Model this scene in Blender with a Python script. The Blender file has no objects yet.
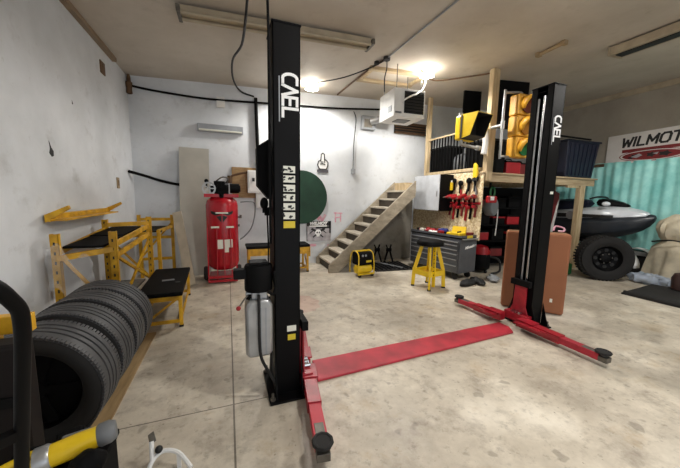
import bpy, bmesh, math, random
from mathutils import Vector as V, Matrix, Euler
random.seed(7)
sc = bpy.context.scene
col = sc.collection
PI = math.pi
def R(d): return math.radians(d)

# ------------------------------------------------------------------ materials
def lin(h):
    h = h.lstrip('#'); o = []
    for i in (0, 2, 4):
        c = int(h[i:i+2], 16)/255
        o.append(c/12.92 if c <= .04045 else ((c+.055)/1.055)**2.4)
    return (*o, 1)
def mat(name, c, rough=.5, metal=0, var=.12, scale=6, bump=0, bscale=60, c2=None, emit=0, alpha=1, spec=.5):
    m = bpy.data.materials.new(name); m.use_nodes = True
    nt = m.node_tree; n = nt.nodes; b = n['Principled BSDF']
    b.inputs['Roughness'].default_value = rough; b.inputs['Metallic'].default_value = metal
    b.inputs['Specular IOR Level'].default_value = spec
    A = lin(c); B = lin(c2) if c2 else tuple(max(0, x*(1-var*2)) for x in A[:3])+(1,)
    tc = n.new('ShaderNodeTexCoord'); nz = n.new('ShaderNodeTexNoise')
    nz.inputs['Scale'].default_value = scale; nz.inputs['Detail'].default_value = 6
    nt.links.new(tc.outputs['Object'], nz.inputs['Vector'])
    rp = n.new('ShaderNodeValToRGB'); rp.color_ramp.elements[0].position = .3; rp.color_ramp.elements[1].position = .68
    rp.color_ramp.elements[0].color = B; rp.color_ramp.elements[1].color = A
    nt.links.new(nz.outputs['Fac'], rp.inputs['Fac']); nt.links.new(rp.outputs['Color'], b.inputs['Base Color'])
    if bump:
        n2 = n.new('ShaderNodeTexNoise'); n2.inputs['Scale'].default_value = bscale; n2.inputs['Detail'].default_value = 4
        nt.links.new(tc.outputs['Object'], n2.inputs['Vector'])
        bp = n.new('ShaderNodeBump'); bp.inputs['Strength'].default_value = bump; bp.inputs['Distance'].default_value = .01
        nt.links.new(n2.outputs['Fac'], bp.inputs['Height']); nt.links.new(bp.outputs['Normal'], b.inputs['Normal'])
    if emit:
        b.inputs['Emission Color'].default_value = A; b.inputs['Emission Strength'].default_value = emit
    if alpha < 1: b.inputs['Alpha'].default_value = alpha
    return m
def mathn(nt, op, a, b=None):
    x = nt.nodes.new('ShaderNodeMath'); x.operation = op
    for i, v in enumerate((a, b)):
        if v is None: continue
        if isinstance(v, (int, float)): x.inputs[i].default_value = v
        else: nt.links.new(v, x.inputs[i])
    return x.outputs[0]
def mixc(nt, fac, a, b):
    x = nt.nodes.new('ShaderNodeMix'); x.data_type = 'RGBA'
    if isinstance(fac, (int, float)): x.inputs[0].default_value = fac
    else: nt.links.new(fac, x.inputs[0])
    for i, v in ((6, a), (7, b)):
        if isinstance(v, tuple): x.inputs[i].default_value = v
        else: nt.links.new(v, x.inputs[i])
    return x.outputs[2]
def noise(nt, tc, s, d=5, rough=.6, vec=None):
    n = nt.nodes.new('ShaderNodeTexNoise'); n.inputs['Scale'].default_value = s
    n.inputs['Detail'].default_value = d; n.inputs['Roughness'].default_value = rough
    nt.links.new(vec or tc.outputs['Object'], n.inputs['Vector']); return n.outputs['Fac']
def ramp(nt, f, p0, p1, a=(0, 0, 0, 1), b=(1, 1, 1, 1)):
    r = nt.nodes.new('ShaderNodeValToRGB'); e = r.color_ramp.elements
    e[0].position, e[1].position, e[0].color, e[1].color = p0, p1, a, b
    nt.links.new(f, r.inputs['Fac']); return r.outputs['Color']
def floor_mat():
    m = bpy.data.materials.new('concrete_floor'); m.use_nodes = True; nt = m.node_tree
    b = nt.nodes['Principled BSDF']; tc = nt.nodes.new('ShaderNodeTexCoord')
    base = ramp(nt, noise(nt, tc, 1.1, 8, .68), .33, .66, lin('#a3998a'), lin('#d8cfbe'))
    c = mixc(nt, ramp(nt, noise(nt, tc, 3.7, 8, .72), .5, .72), base, lin('#93887a'))
    c = mixc(nt, mathn(nt, 'MULTIPLY', ramp(nt, noise(nt, tc, 14, 5, .7), .56, .68), .45), c, lin('#6b6255'))
    c = mixc(nt, mathn(nt, 'MULTIPLY', ramp(nt, noise(nt, tc, .55, 6, .6), .52, .72), .5), c, lin('#ece8de'))
    c = mixc(nt, mathn(nt, 'MULTIPLY', ramp(nt, noise(nt, tc, 30, 2, .5), .7, .76), .6), c, lin('#4e4639'))
    c = mixc(nt, mathn(nt, 'MULTIPLY', ramp(nt, noise(nt, tc, 6.3, 2, .45), .665, .71), .4), c, lin('#5a5146'))
    c = mixc(nt, mathn(nt, 'MULTIPLY', ramp(nt, noise(nt, tc, 1.7, 9, .75), .55, .64), .35), c, lin('#a88f68'))
    sp = nt.nodes.new('ShaderNodeSeparateXYZ'); nt.links.new(tc.outputs['Object'], sp.inputs[0])
    # red overspray stain and the two cut joints of the slab
    dx = mathn(nt, 'SUBTRACT', sp.outputs[0], 1.0); dy = mathn(nt, 'SUBTRACT', sp.outputs[1], 4.05)
    d2 = mathn(nt, 'ADD', mathn(nt, 'POWER', dx, 2), mathn(nt, 'POWER', mathn(nt, 'MULTIPLY', dy, .55), 2))
    st = mathn(nt, 'MULTIPLY', mathn(nt, 'LESS_THAN', mathn(nt, 'ADD', d2, mathn(nt, 'MULTIPLY', noise(nt, tc, 4), .12)), .1), .22)
    c = mixc(nt, st, c, lin('#c4605a'))
    j1 = mathn(nt, 'LESS_THAN', mathn(nt, 'ABSOLUTE', sp.outputs[0]), .006)
    j2 = mathn(nt, 'LESS_THAN', mathn(nt, 'ABSOLUTE', mathn(nt, 'SUBTRACT', sp.outputs[1], 2.155)), .005)
    j2 = mathn(nt, 'MULTIPLY', j2, mathn(nt, 'LESS_THAN', sp.outputs[0], .5))
    c = mixc(nt, mathn(nt, 'MULTIPLY', mathn(nt, 'MAXIMUM', j1, j2), .75), c, lin('#3b342a'))
    nt.links.new(c, b.inputs['Base Color'])
    nt.links.new(ramp(nt, noise(nt, tc, 2.3), .3, .7, (.36, .36, .36, 1), (.62, .62, .62, 1)), b.inputs['Roughness'])
    bp = nt.nodes.new('ShaderNodeBump'); bp.inputs['Strength'].default_value = .15; bp.inputs['Distance'].default_value = .01
    nt.links.new(noise(nt, tc, 22, 6), bp.inputs['Height']); nt.links.new(bp.outputs['Normal'], b.inputs['Normal'])
    return m
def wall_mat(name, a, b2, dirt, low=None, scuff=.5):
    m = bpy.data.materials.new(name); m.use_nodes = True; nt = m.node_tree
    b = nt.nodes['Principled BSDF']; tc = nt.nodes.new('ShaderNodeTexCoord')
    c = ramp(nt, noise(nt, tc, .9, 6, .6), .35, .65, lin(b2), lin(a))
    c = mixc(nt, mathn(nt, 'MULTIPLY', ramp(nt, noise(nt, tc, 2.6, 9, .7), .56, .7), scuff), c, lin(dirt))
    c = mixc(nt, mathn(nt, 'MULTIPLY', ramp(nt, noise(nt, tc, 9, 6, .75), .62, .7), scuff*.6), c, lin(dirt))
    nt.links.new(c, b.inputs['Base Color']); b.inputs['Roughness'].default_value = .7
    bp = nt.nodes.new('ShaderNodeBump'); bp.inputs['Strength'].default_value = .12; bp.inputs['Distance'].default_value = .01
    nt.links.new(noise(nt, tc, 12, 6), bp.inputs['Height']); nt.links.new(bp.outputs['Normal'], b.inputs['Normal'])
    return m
def wood_mat(name, a, b2, axis=(1, 1, 12), rough=.65):
    m = bpy.data.materials.new(name); m.use_nodes = True; nt = m.node_tree
    b = nt.nodes['Principled BSDF']; tc = nt.nodes.new('ShaderNodeTexCoord')
    mp = nt.nodes.new('ShaderNodeMapping'); mp.inputs['Scale'].default_value = axis
    nt.links.new(tc.outputs['Object'], mp.inputs['Vector'])
    f = noise(nt, tc, 3, 6, .65, mp.outputs['Vector'])
    nt.links.new(ramp(nt, f, .32, .68, lin(b2), lin(a)), b.inputs['Base Color']); b.inputs['Roughness'].default_value = rough
    return m
def osb_mat():
    m = bpy.data.materials.new('strand_board'); m.use_nodes = True; nt = m.node_tree
    b = nt.nodes['Principled BSDF']; tc = nt.nodes.new('ShaderNodeTexCoord')
    v = nt.nodes.new('ShaderNodeTexVoronoi'); v.inputs['Scale'].default_value = 38; nt.links.new(tc.outputs['Object'], v.inputs['Vector'])
    sv = nt.nodes.new('ShaderNodeSeparateColor'); nt.links.new(v.outputs['Color'], sv.inputs[0])
    nt.links.new(ramp(nt, sv.outputs[0], .1, .9, lin('#c9ae80'), lin('#f0e2c0')), b.inputs['Base Color'])
    b.inputs['Roughness'].default_value = .7; return m

M = {}
M['floor'] = floor_mat()
M['wall_left'] = wall_mat('painted_block_wall', '#dbdee2', '#c4c7ca', '#a09f9c', scuff=.45)
M['wall_back'] = wall_mat('painted_back_wall', '#dfe3e8', '#c9cdd1', '#a3a3a1', scuff=.45)
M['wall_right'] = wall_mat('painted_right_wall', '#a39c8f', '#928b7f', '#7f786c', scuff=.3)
M['ceiling'] = wall_mat('painted_ceiling', '#c6bdb0', '#b5ab9d', '#9d9282', scuff=.4)
M['black'] = mat('satin_black_paint', '#08080a', .5, 0, .2, spec=.14)
M['blackmatte'] = mat('matte_black', '#0b0b0c', .7, 0, .2, spec=.12)
M['rubber'] = mat('tyre_rubber', '#454547', .55, 0, .2, bump=.05)
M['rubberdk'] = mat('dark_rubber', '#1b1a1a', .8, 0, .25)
M['red'] = mat('red_lift_paint', '#a81b2b', .38, 0, .18, 9, c2='#7e1420')
M['redplate'] = mat('scuffed_red_paint', '#bc2b3c', .5, 0, .2, 5, c2='#8f1d2c')
M['redtank'] = mat('gloss_red_paint', '#b31525', .25, 0, .1)
M['redplastic'] = mat('red_plastic', '#a61420', .4, 0, .1)
M['yellow'] = mat('yellow_steel_paint', '#e0ac1c', .45, 0, .18, 9, c2='#a87a12')
M['yellow2'] = mat('bright_yellow_plastic', '#e9c418', .4, 0, .1)
M['traffic'] = mat('amber_signal_paint', '#dda32c', .45, 0, .12)
M['chrome'] = mat('bright_steel', '#c9cacc', .25, 1, .1)
M['galv'] = mat('galvanised_pipe', '#b5b6b6', .45, .8, .15, 14)
M['steel'] = mat('dull_steel', '#77736c', .5, .7, .25, 14)
M['alu'] = mat('cast_aluminium', '#b9bbbd', .38, .7, .15)
M['white'] = mat('white_plastic', '#e8e8e6', .45, 0, .06)
M['label'] = mat('white_label', '#e4e4d8', .5, 0, .05)
M['ylabel'] = mat('yellow_label', '#d9c02e', .5, 0, .05)
M['letter'] = mat('white_lettering', '#f2f2f2', .5, 0, .02)
M['ink'] = mat('black_ink', '#161616', .6, 0, .02)
M['grey'] = mat('charcoal_grey_paint', '#5d6066', .4, .2, .12)
M['greylt'] = mat('light_grey_paint', '#9fa3a8', .5, .1, .1)
M['greymid'] = mat('mid_grey_plastic', '#6e7174', .5, 0, .1)
M['cabgrey'] = mat('cabinet_grey', '#c8ccd2', .45, .0, .1)
M['board'] = mat('bare_panel_board', '#b5b1a7', .7, 0, .08, 3)
M['beige'] = mat('aged_beige_paint', '#b3a58d', .55, 0, .12)
M['brown'] = mat('rusty_brown', '#6d5138', .75, 0, .25)
M['tan'] = mat('tan_plate', '#a48e6c', .6, 0, .15)
M['timber'] = wood_mat('pine_timber', '#d0bb98', '#a8926c', (6, 6, .8))
M['timberX'] = wood_mat('pine_beam', '#c4b190', '#998262', (.7, 7, 7))
M['plank'] = wood_mat('floor_plank', '#a58a62', '#7f6743', (9, .8, 4))
M['ply'] = wood_mat('backer_ply', '#a98a62', '#86683f', (2, 2, 8))
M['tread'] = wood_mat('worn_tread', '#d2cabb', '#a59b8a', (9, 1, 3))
M['string'] = wood_mat('stained_stringer', '#ada390', '#7d7363', (1.5, 4, 3))
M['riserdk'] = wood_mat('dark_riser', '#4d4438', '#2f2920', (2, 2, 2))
M['osb'] = osb_mat()
M['dirty'] = wall_mat('stained_shaded_panel', '#8f8a80', '#6a655b', '#4d473d', scuff=.7)
M['card'] = mat('brown_box_board', '#98603f', .7, 0, .08, 3)
M['green'] = mat('dark_green_felt', '#1d4030', .85, 0, .2, 3)
M['greenbr'] = mat('green_plastic', '#1f6b3a', .5, 0, .1)
M['navy'] = mat('navy_vinyl', '#12182e', .5, 0, .15)
M['silver'] = mat('silver_gelcoat', '#dfe5ec', .2, .1, .06)
M['canvas'] = mat('tan_canvas', '#ddd3ba', .85, 0, .2, 4, bump=1.0, bscale=9)
M['film'] = mat('clear_film', '#dfe4ea', .25, 0, .05, alpha=.22)
M['bluefilm'] = mat('pale_plastic_sheet', '#b9c6d8', .3, 0, .25, 8)
M['blue'] = mat('blue_cloth', '#23307a', .7, 0, .2)
M['orange'] = mat('orange_plastic', '#d0661f', .45, 0, .1)
M['pink'] = mat('pink_spray_paint', '#d58aa0', .8, 0, .2, 14, c2='#ddc4cc')
M['pinkred'] = mat('red_spray_paint', '#b55a68', .8, 0, .25, 12)
M['maroon'] = mat('maroon_print', '#7a1d1f', .6, 0, .15)
M['banner'] = mat('white_vinyl_banner', '#d8d4d0', .5, 0, .05)
M['glow'] = mat('lamp_glow', '#fff7ea', .5, 0, 0, emit=38)
M['lensred'] = mat('red_signal_lens', '#5a1d10', .25, 0, .1)
M['lensamb'] = mat('amber_signal_lens', '#8a5a14', .25, 0, .1)
M['lensgrn'] = mat('green_signal_lens', '#0d5a2c', .25, 0, .1)
M['posterbg'] = mat('grey_poster_print', '#b9b6ba', .5, 0, .3, 9, c2='#8d878c')
def tarp_mat():
    m = bpy.data.materials.new('turquoise_tarp'); m.use_nodes = True; nt = m.node_tree
    b = nt.nodes['Principled BSDF']; tc = nt.nodes.new('ShaderNodeTexCoord')
    f = noise(nt, tc, 2.2, 6, .65)
    nt.links.new(ramp(nt, f, .3, .7, lin('#74c6c2'), lin('#b4efe9')), b.inputs['Base Color'])
    b.inputs['Roughness'].default_value = .4; return m
M['tarp'] = tarp_mat()

# ------------------------------------------------------------------ mesh helpers
class G:
    def __init__(s): s.bm = bmesh.new()
    def box(s, c, d, rot=None, taper=None):
        vs = []
        m = Euler(rot).to_matrix() if rot else Matrix.Identity(3)
        for z in (-.5, .5):
            t = taper if (taper and z > 0) else (1, 1)
            for x, y in ((-.5, -.5), (.5, -.5), (.5, .5), (-.5, .5)):
                vs.append(s.bm.verts.new(V(c)+m@V((x*d[0]*t[0], y*d[1]*t[1], z*d[2]))))
        for f in ((3, 2, 1, 0), (4, 5, 6, 7), (0, 1, 5, 4), (1, 2, 6, 5), (2, 3, 7, 6), (3, 0, 4, 7)):
            s.bm.faces.new([vs[i] for i in f])
        return s
    def bar(s, p, q, w, h, up=(0, 0, 1)):
        p, q = V(p), V(q); d = (q-p).normalized(); u = V(up)
        if abs(d.dot(u)) > .98: u = V((0, 1, 0))
        a = d.cross(u).normalized(); b = a.cross(d)
        r = [[s.bm.verts.new(o+a*x*w/2+b*y*h/2) for x, y in ((-1, -1), (1, -1), (1, 1), (-1, 1))] for o in (p, q)]
        for i in range(4): s.bm.faces.new((r[0][i], r[0][(i+1) % 4], r[1][(i+1) % 4], r[1][i]))
        s.bm.faces.new(r[0][::-1]); s.bm.faces.new(r[1]); return s
    def ring(s, o, a, b, r, n, r2=None):
        r2 = r if r2 is None else r2
        return [s.bm.verts.new(o+a*math.cos(2*PI*i/n)*r+b*math.sin(2*PI*i/n)*r2) for i in range(n)]
    def skin(s, rings, cap=True):
        n = len(rings[0])
        for A, B in zip(rings, rings[1:]):
            for i in range(n): s.bm.faces.new((A[i], A[(i+1) % n], B[(i+1) % n], B[i]))
        if cap: s.bm.faces.new(rings[0][::-1]); s.bm.faces.new(rings[-1])
        return s
    def cyl(s, p, q, r, r2=None, n=20):
        p, q = V(p), V(q); d = (q-p).normalized(); a = d.orthogonal().normalized(); b = d.cross(a)
        return s.skin([s.ring(p, a, b, r, n), s.ring(q, a, b, r if r2 is None else r2, n)])
    def lathe(s, prof, o=(0, 0, 0), axis=(0, 0, 1), n=32, cap=True):
        d = V(axis).normalized(); a = d.orthogonal().normalized(); b = d.cross(a)
        return s.skin([s.ring(V(o)+d*h, a, b, max(r, .0005), n) for r, h in prof], cap)
    def loop(s, prof, o=(0, 0, 0), axis=(0, 0, 1), n=48):       # closed profile turned about an axis
        d = V(axis).normalized(); a = d.orthogonal().normalized(); b = d.cross(a)
        rs = [s.ring(V(o)+d*h, a, b, r, n) for r, h in prof]
        return s.skin(rs+[rs[0]], False)
    def tube(s, pts, r, n=8, smooth=4):
        P = [V(p) for p in pts]
        if smooth > 1 and len(P) > 2:
            Q = []
            for i in range(len(P)-1):
                p0, p1, p2, p3 = P[max(i-1, 0)], P[i], P[i+1], P[min(i+2, len(P)-1)]
                for k in range(smooth):
                    t = k/smooth
                    Q.append(.5*((2*p1)+(p2-p0)*t+(2*p0-5*p1+4*p2-p3)*t*t+(3*p1-p0-3*p2+p3)*t**3))
            P = Q+[P[-1]]
        d = (P[1]-P[0]).normalized(); a = d.orthogonal().normalized(); rs = []
        for i, p in enumerate(P):
            d = (P[min(i+1, len(P)-1)]-P[max(i-1, 0)]).normalized()
            a = (a-d*a.dot(d)).normalized(); rs.append(s.ring(p, a, d.cross(a), r, n))
        return s.skin(rs)
    def prism(s, poly, ext):
        e = V(ext); A = [s.bm.verts.new(V(p)) for p in poly]; B = [s.bm.verts.new(V(p)+e) for p in poly]; n = len(A)
        for i in range(n): s.bm.faces.new((A[i], A[(i+1) % n], B[(i+1) % n], B[i]))
        s.bm.faces.new(A[::-1]); s.bm.faces.new(B); return s
    def ball(s, c, r, nu=16, nv=10, f=None):
        rx, ry, rz = (r, r, r) if isinstance(r, (int, float)) else r
        rings = []
        for j in range(nv+1):
            t = -PI/2+PI*j/nv; ct = max(math.cos(t), .01)
            rr = []
            for i in range(nu):
                p = V((math.cos(2*PI*i/nu)*ct, math.sin(2*PI*i/nu)*ct, math.sin(t)))
                k = f(p) if f else 1
                rr.append(s.bm.verts.new(V(c)+V((p.x*rx*k, p.y*ry*k, p.z*rz*k))))
            rings.append(rr)
        return s.skin(rings)
    def sheet(s, fn, nu, nv):
        g = [[s.bm.verts.new(V(fn(i/nu, j/nv))) for j in range(nv+1)] for i in range(nu+1)]
        for i in range(nu):
            for j in range(nv): s.bm.faces.new((g[i][j], g[i+1][j], g[i+1][j+1], g[i][j+1]))
        return s
    def strokes(s, lines, w, o, U, W, t=.003):                  # lettering strokes in the plane of U, W
        U, W = V(U), V(W); nrm = U.cross(W).normalized(); k = 0
        for ln in lines:
            P = [V(o)+U*x+W*y for x, y in ln]
            for p, q in zip(P, P[1:]):
                d = (q-p).normalized(); k += 1; s._st(p-d*w*.4, q+d*w*.4, nrm, w, t*(1+.13*(k % 5)))
        return s
    def _st(s, p, q, nrm, w, t):
        d = (q-p).normalized(); a = nrm.cross(d)
        s.prism([p-a*w/2-nrm*t, q-a*w/2-nrm*t, q+a*w/2-nrm*t, p+a*w/2-nrm*t], nrm*2*t)
    def build(s, name, m, parent=None, bevel=0, smooth=False, subs=0, solid=0):
        bm = s.bm
        bmesh.ops.recalc_face_normals(bm, faces=bm.faces)
        me = bpy.data.meshes.new(name); bm.to_mesh(me); bm.free()
        me.materials.append(m if not isinstance(m, str) else M[m])
        if smooth:
            me.polygons.foreach_set('use_smooth', [True]*len(me.polygons))
            try: me.set_sharp_from_angle(angle=R(38))
            except Exception: pass
        o = bpy.data.objects.new(name, me); col.objects.link(o)
        if parent: o.parent = parent
        if solid:
            md = o.modifiers.new('thick', 'SOLIDIFY'); md.thickness = solid
        if bevel:
            md = o.modifiers.new('bevel', 'BEVEL'); md.width = bevel; md.segments = 2; md.limit_method = 'ANGLE'; md.angle_limit = R(40)
        if subs:
            md = o.modifiers.new('sub', 'SUBSURF'); md.levels = subs; md.render_levels = subs
        return o
def tag(o, label, cat, group=None, kind=None):
    o['label'] = label; o['category'] = cat
    if group: o['group'] = group
    if kind: o['kind'] = kind
    return o
def thing(name, loc, label, cat, rz=0, group=None):
    o = bpy.data.objects.new(name, None); o.empty_display_size = .1; col.objects.link(o)
    o.location = loc; o.rotation_euler = (0, 0, rz); return tag(o, label, cat, group)
def struct(o): o['kind'] = 'structure'; return o
def text(s, size, m, name, parent, loc, U, W, t=.002, bold=0, shear=0, sx=1):
    cu = bpy.data.curves.new(name, 'FONT'); cu.body = s; cu.size = size; cu.extrude = t; cu.offset = bold; cu.shear = shear
    ob = bpy.data.objects.new('tmp_text', cu); col.objects.link(ob); bpy.context.view_layer.update()
    me = bpy.data.meshes.new_from_object(ob.evaluated_get(bpy.context.evaluated_depsgraph_get()))
    bpy.data.objects.remove(ob)
    U, W = V(U).normalized(), V(W).normalized(); N = U.cross(W)
    for v in me.vertices: v.co = V(loc)+U*v.co.x*sx+W*v.co.y+N*v.co.z
    me.materials.clear(); me.materials.append(M[m]); me.name = name
    o = bpy.data.objects.new(name, me); col.objects.link(o)
    if parent: o.parent = parent
    return o
def copy_tree(o, parent=None):
    c = o.copy(); col.objects.link(c)
    if parent: c.parent = parent
    for ch in list(o.children): copy_tree(ch, c)
    return c

# ------------------------------------------------------------------ setting
XL, XR, YB, YF = -1.62, 8.6, 6.52, -3.2
def cz(x): return 3.62+.043*(x-XL)
struct(G().box(((XL+XR)/2, (YB+YF)/2, -.05), (XR-XL+.4, YB-YF+.4, .1)).build('floor', 'floor'))
struct(G().prism([(XL-.2, YF-.2, cz(XL-.2)), (XR+.2, YF-.2, cz(XR+.2)), (XR+.2, YB+.2, cz(XR+.2)), (XL-.2, YB+.2, cz(XL-.2))], (0, 0, .1)).build('ceiling', 'ceiling'))
w = G().box((XL-.06, (YB+YF)/2, cz(XL)/2-.03), (.12, YB-YF+.24, cz(XL)+.05)).build('wall_left', 'wall_left'); struct(w)
w = G().prism([(XL, YB, 0), (XR, YB, 0), (XR, YB, cz(XR)), (XL, YB, cz(XL))], (0, .12, 0)).build('wall_back', 'wall_back'); struct(w)
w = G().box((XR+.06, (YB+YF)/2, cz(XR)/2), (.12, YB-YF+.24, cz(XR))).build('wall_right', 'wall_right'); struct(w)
# front wall behind the viewer with an assumed opening for the added fill light
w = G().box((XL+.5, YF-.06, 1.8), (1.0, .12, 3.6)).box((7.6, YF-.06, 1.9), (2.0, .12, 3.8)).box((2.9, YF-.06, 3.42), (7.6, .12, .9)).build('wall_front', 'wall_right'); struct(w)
struct(G().box((XL+.03, (YB+YF)/2-.3, cz(XL)-.02), (.06, YB-YF-.8, .07)).build('trim_1', mat('aged_trim', '#8f7a62', .6)))
struct(G().box((-.86, 2.75, .009), (.15, 1.75, .018)).build('trim_2', 'plank'))
struct(G().prism([(XR-.04, YF, cz(XR)-.12), (XR, YF, cz(XR)-.12), (XR, YF, cz(XR)-.003), (XR-.04, YF, cz(XR)-.003)], (0, YB-YF-.01, 0)).build('trim_3', 'beige'))

# ------------------------------------------------------------------ two-post lift
CARC = [(.40+.40*math.cos(R(a)), .5+.46*math.sin(R(a))) for a in range(90, 271, 20)]
CAEL = {'C': [[(.86, .96)]+CARC+[(.86, .04)]],
        'A': [[(0, .02), (.46, .98), (.92, .02)]],
        'E': [[(.78, .96), (.06, .96), (.06, .04), (.78, .04)], [(.06, .5), (.72, .5)]],
        'L': [[(.06, 1), (.06, .04), (.82, .04)]]}
def cael(o, U, W, h, parent):
    g = G(); x = 0
    for ch in 'CAEL':
        g.strokes([[((x+px)*h*.68, py*h) for px, py in ln] for ln in CAEL[ch]], h*.175, o, U, W, .0018)
        x += {'C': 1.0, 'A': 1.02, 'E': 1.02, 'L': .8}[ch]
    return g.build('maker_lettering', 'letter', parent)
def arm(parent, piv, pad, s, zp=.135):
    p, q = V((*piv, .085)), V((*pad, .085)); d = (q-p).normalized(); side = d.cross(V((0, 0, 1)))
    m = p+d*(q-p).length*.55
    g = G().bar(p-d*.04, m, .10, .085).bar(p-d*.03+V((0, 0, .047)), p+d*.16+V((0, 0, .047)), .13, .012)
    if s: g.prism([p+side*.05*s+V((0, 0, .02)), m+side*.05*s+V((0, 0, -.01)), m+side*.052*s+V((0, 0, .02)), p+side*.16*s+V((0, 0, .03))], (0, 0, .012))
    a = g.build('swing_arm', 'red', parent, .004)
    G().bar(m-d*.05, q-d*.02, .085, .066).build('arm_extension', 'redplate', a, .003)
    G().bar(q-d*.17+V((0, 0, .033)), q-d*.03+V((0, 0, .033)), .06, .006).bar(q-d*.06-V((0, 0, .01)), q+d*.05-V((0, 0, .01)), .08, .05).build('end_bracket', 'steel', a, .003)
    G().cyl((q.x, q.y, .06), (q.x, q.y, zp-.01), .022).build('pad_screw', 'steel', a, smooth=True)
    G().lathe([(.03, zp-.016), (.062, zp-.008), (.066, zp+.006), (.062, zp+.014), (.05, zp+.014), (.045, zp+.009), (.001, zp+.009)], (q.x, q.y, 0), n=10).build('lifting_pad', 'rubberdk', a)
    return a
def post(name, loc, sx, H, label):
    t = thing(name, loc, label, 'car lift')
    hx, hy = .096, .13
    g = G().box((-sx*(hx-.006), 0, H/2), (.012, 2*hy, H))
    for s in (-1, 1):
        g.box((0, s*(hy-.006), H/2), (2*hx, .012, H)); g.box((sx*(hx-.006), s*(hy-.035), H/2), (.012, .07, H))
    g.box((0, 0, H+.004), (2*hx+.012, 2*hy+.012, .012)).box((0, 0, H-.05), (2*hx-.03, 2*hy-.03, .01))
    g.build('column', 'black', t, .004)
    bp = G().box((0, 0, .009), (.30, .46, .018)); 
    for x in (-1, 1):
        bp.prism([(x*.10, -.125, .018), (x*.10, -.215, .018), (x*.10, -.128, .3)], (.01, 0, 0))
        bp.prism([(x*.10, .125, .018), (x*.10, .215, .018), (x*.10, .128, .3)], (.01, 0, 0))
    b = bp.build('base_plate', 'black', t, .003)
    for x in (-1, 1):
        for y in (-1, 1):
            G().cyl((x*.125, y*.195, .018), (x*.125, y*.195, .04), .02, n=6).cyl((x*.125, y*.195, .04), (x*.125, y*.195, .075), .01).build('anchor_bolt', 'steel', b)
    # chain rod, hydraulic ram and carriage inside the channel
    G().cyl((sx*.065, -.015, .3), (sx*.065, -.015, H-.1), .016, n=12).build('hydraulic_ram', 'chrome', t, smooth=True)
    G().cyl((sx*.075, .048, .3), (sx*.075, .048, H-.12), .011, n=8).build('lift_cable', 'galv', t, smooth=True)
    c = G().box((sx*.10, 0, .33), (.05, .115, .36)).prism([(sx*.128, -.13, .13), (sx*.128, .13, .13), (sx*.128, .085, .24), (sx*.128, .075, .5), (sx*.128, -.075, .5), (sx*.128, -.085, .24)], (sx*.015, 0, 0)).box((sx*.15, 0, .10), (.10, .30, .10)).build('carriage', 'red', t, .004)
    G().box((sx*.14, 0, .535), (.05, .25, .075)).build('carriage_stop', 'blackmatte', c, .004)
    for y in (-.05, 0, .05): G().cyl((sx*.15, y, .165), (sx*.20, y, .165), .016, n=8).build('pivot_bolt', 'chrome', c)
    return t
pl = post('lift_post', (.402, 2.27, 0), 1, 2.70, 'black steel car lift post with pump and silver tank, nearest the viewer')
pr = post('lift_post', (3.51, 2.51, 0), -1, 2.84, 'black steel car lift post in front of tall brown box, open red-carriage side showing')
for t, fy, H, hh, z0 in ((pl, -.13, 2.7, .108, 2.38), (pr, -.13, 2.84, .105, 2.50)):
    cael(V((-.032, fy-.001, z0)), (0, 0, -1), (1, 0, 0), hh, t)
    G().box((-.052, fy-.002, z0-.17), (.008, .002, .30)).build('tagline_strip', 'greylt', t)
for k in range(6):
    z = 1.735-k*.066; lb = G().box((.015, -.132, z), (.085, .003, .05)).build('warning_label', 'label', pl)
    g = G(); rnd = random.Random(k+3)
    for x in (-.022, .026):
        for q in range(3): g.box((x+rnd.uniform(-.012, .012), -.1342-.0003*q, z+rnd.uniform(-.013, .013)), (rnd.uniform(.01, .028), .002, rnd.uniform(.006, .016)), (0, rnd.uniform(-.6, .6), 0))
    g.build('pictogram', 'ink', lb)
tag_y = G().box((.015, -.132, 1.34), (.085, .003, .05)).build('caution_label', 'ylabel', pl); tag_y['label'] = 'plain yellow caution label'
G().box((.03, -.132, .54), (.07, .003, .045)).build('serial_label', 'label', pl)
G().box((.03, -.132, .47), (.06, .003, .045)).build('lower_label', 'ylabel', pl)
G().box((.04, -.132, 1.64), (.05, .003, .03)).build('serial_label', 'label', pr)
arm(pl, (.19, -.02), (.075, -.80), 0); arm(pl, (.20, .14), (.37, 1.14), 0)
arm(pr, (-.245, -.14), (-.225, -.95), 1); arm(pr, (-.31, .12), (-.39, .74), -1)
# power unit on the near post (hangs on its outer face)
pu = G().lathe([(.055, .84), (.098, .855), (.10, .87), (.10, 1.03), (.092, 1.045), (.06, 1.055), (.001, 1.056)], (-.205, -.07, 0)).build('pump_motor', 'blackmatte', pl, smooth=True)
for k in range(14):
    a = 2*PI*k/14; pass
G().box((-.205, -.07, 1.06), (.13, .13, .02)).build('motor_cap', 'black', pu, .006)
G().box((-.335, -.08, .985), (.09, .08, .07)).build('switch_box', 'black', pu, .008)
G().box((-.135, 0, .93), (.05, .12, .1)).build('mounting_bracket', 'black', pl)
vb = G().box((-.205, -.07, .82), (.11, .11, .05)).cyl((-.30, -.08, .83), (-.25, -.08, .83), .018).build('valve_block', 'alu', pl, .005)
lv = G().tube([(-.27, -.09, .83), (-.31, -.11, .80), (-.345, -.13, .755)], .006).build('release_lever', 'steel', vb, smooth=True)
G().ball((-.352, -.134, .745), .017).build('lever_knob', 'redplastic', lv, smooth=True)
tk = G()
for z0, z1, dx in ((.36, .80, .19),):
    tk.prism([(-.305, -.16, z1-.05), (-.27, -.16, z1), (-.14, -.16, z1), (-.115, -.16, z1-.05), (-.115, -.16, z0+.03), (-.135, -.16, z0), (-.285, -.16, z0), (-.305, -.16, z0+.03)], (0, .17, 0))
tnk = tk.build('oil_tank', 'alu', pl, .02, True)
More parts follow.
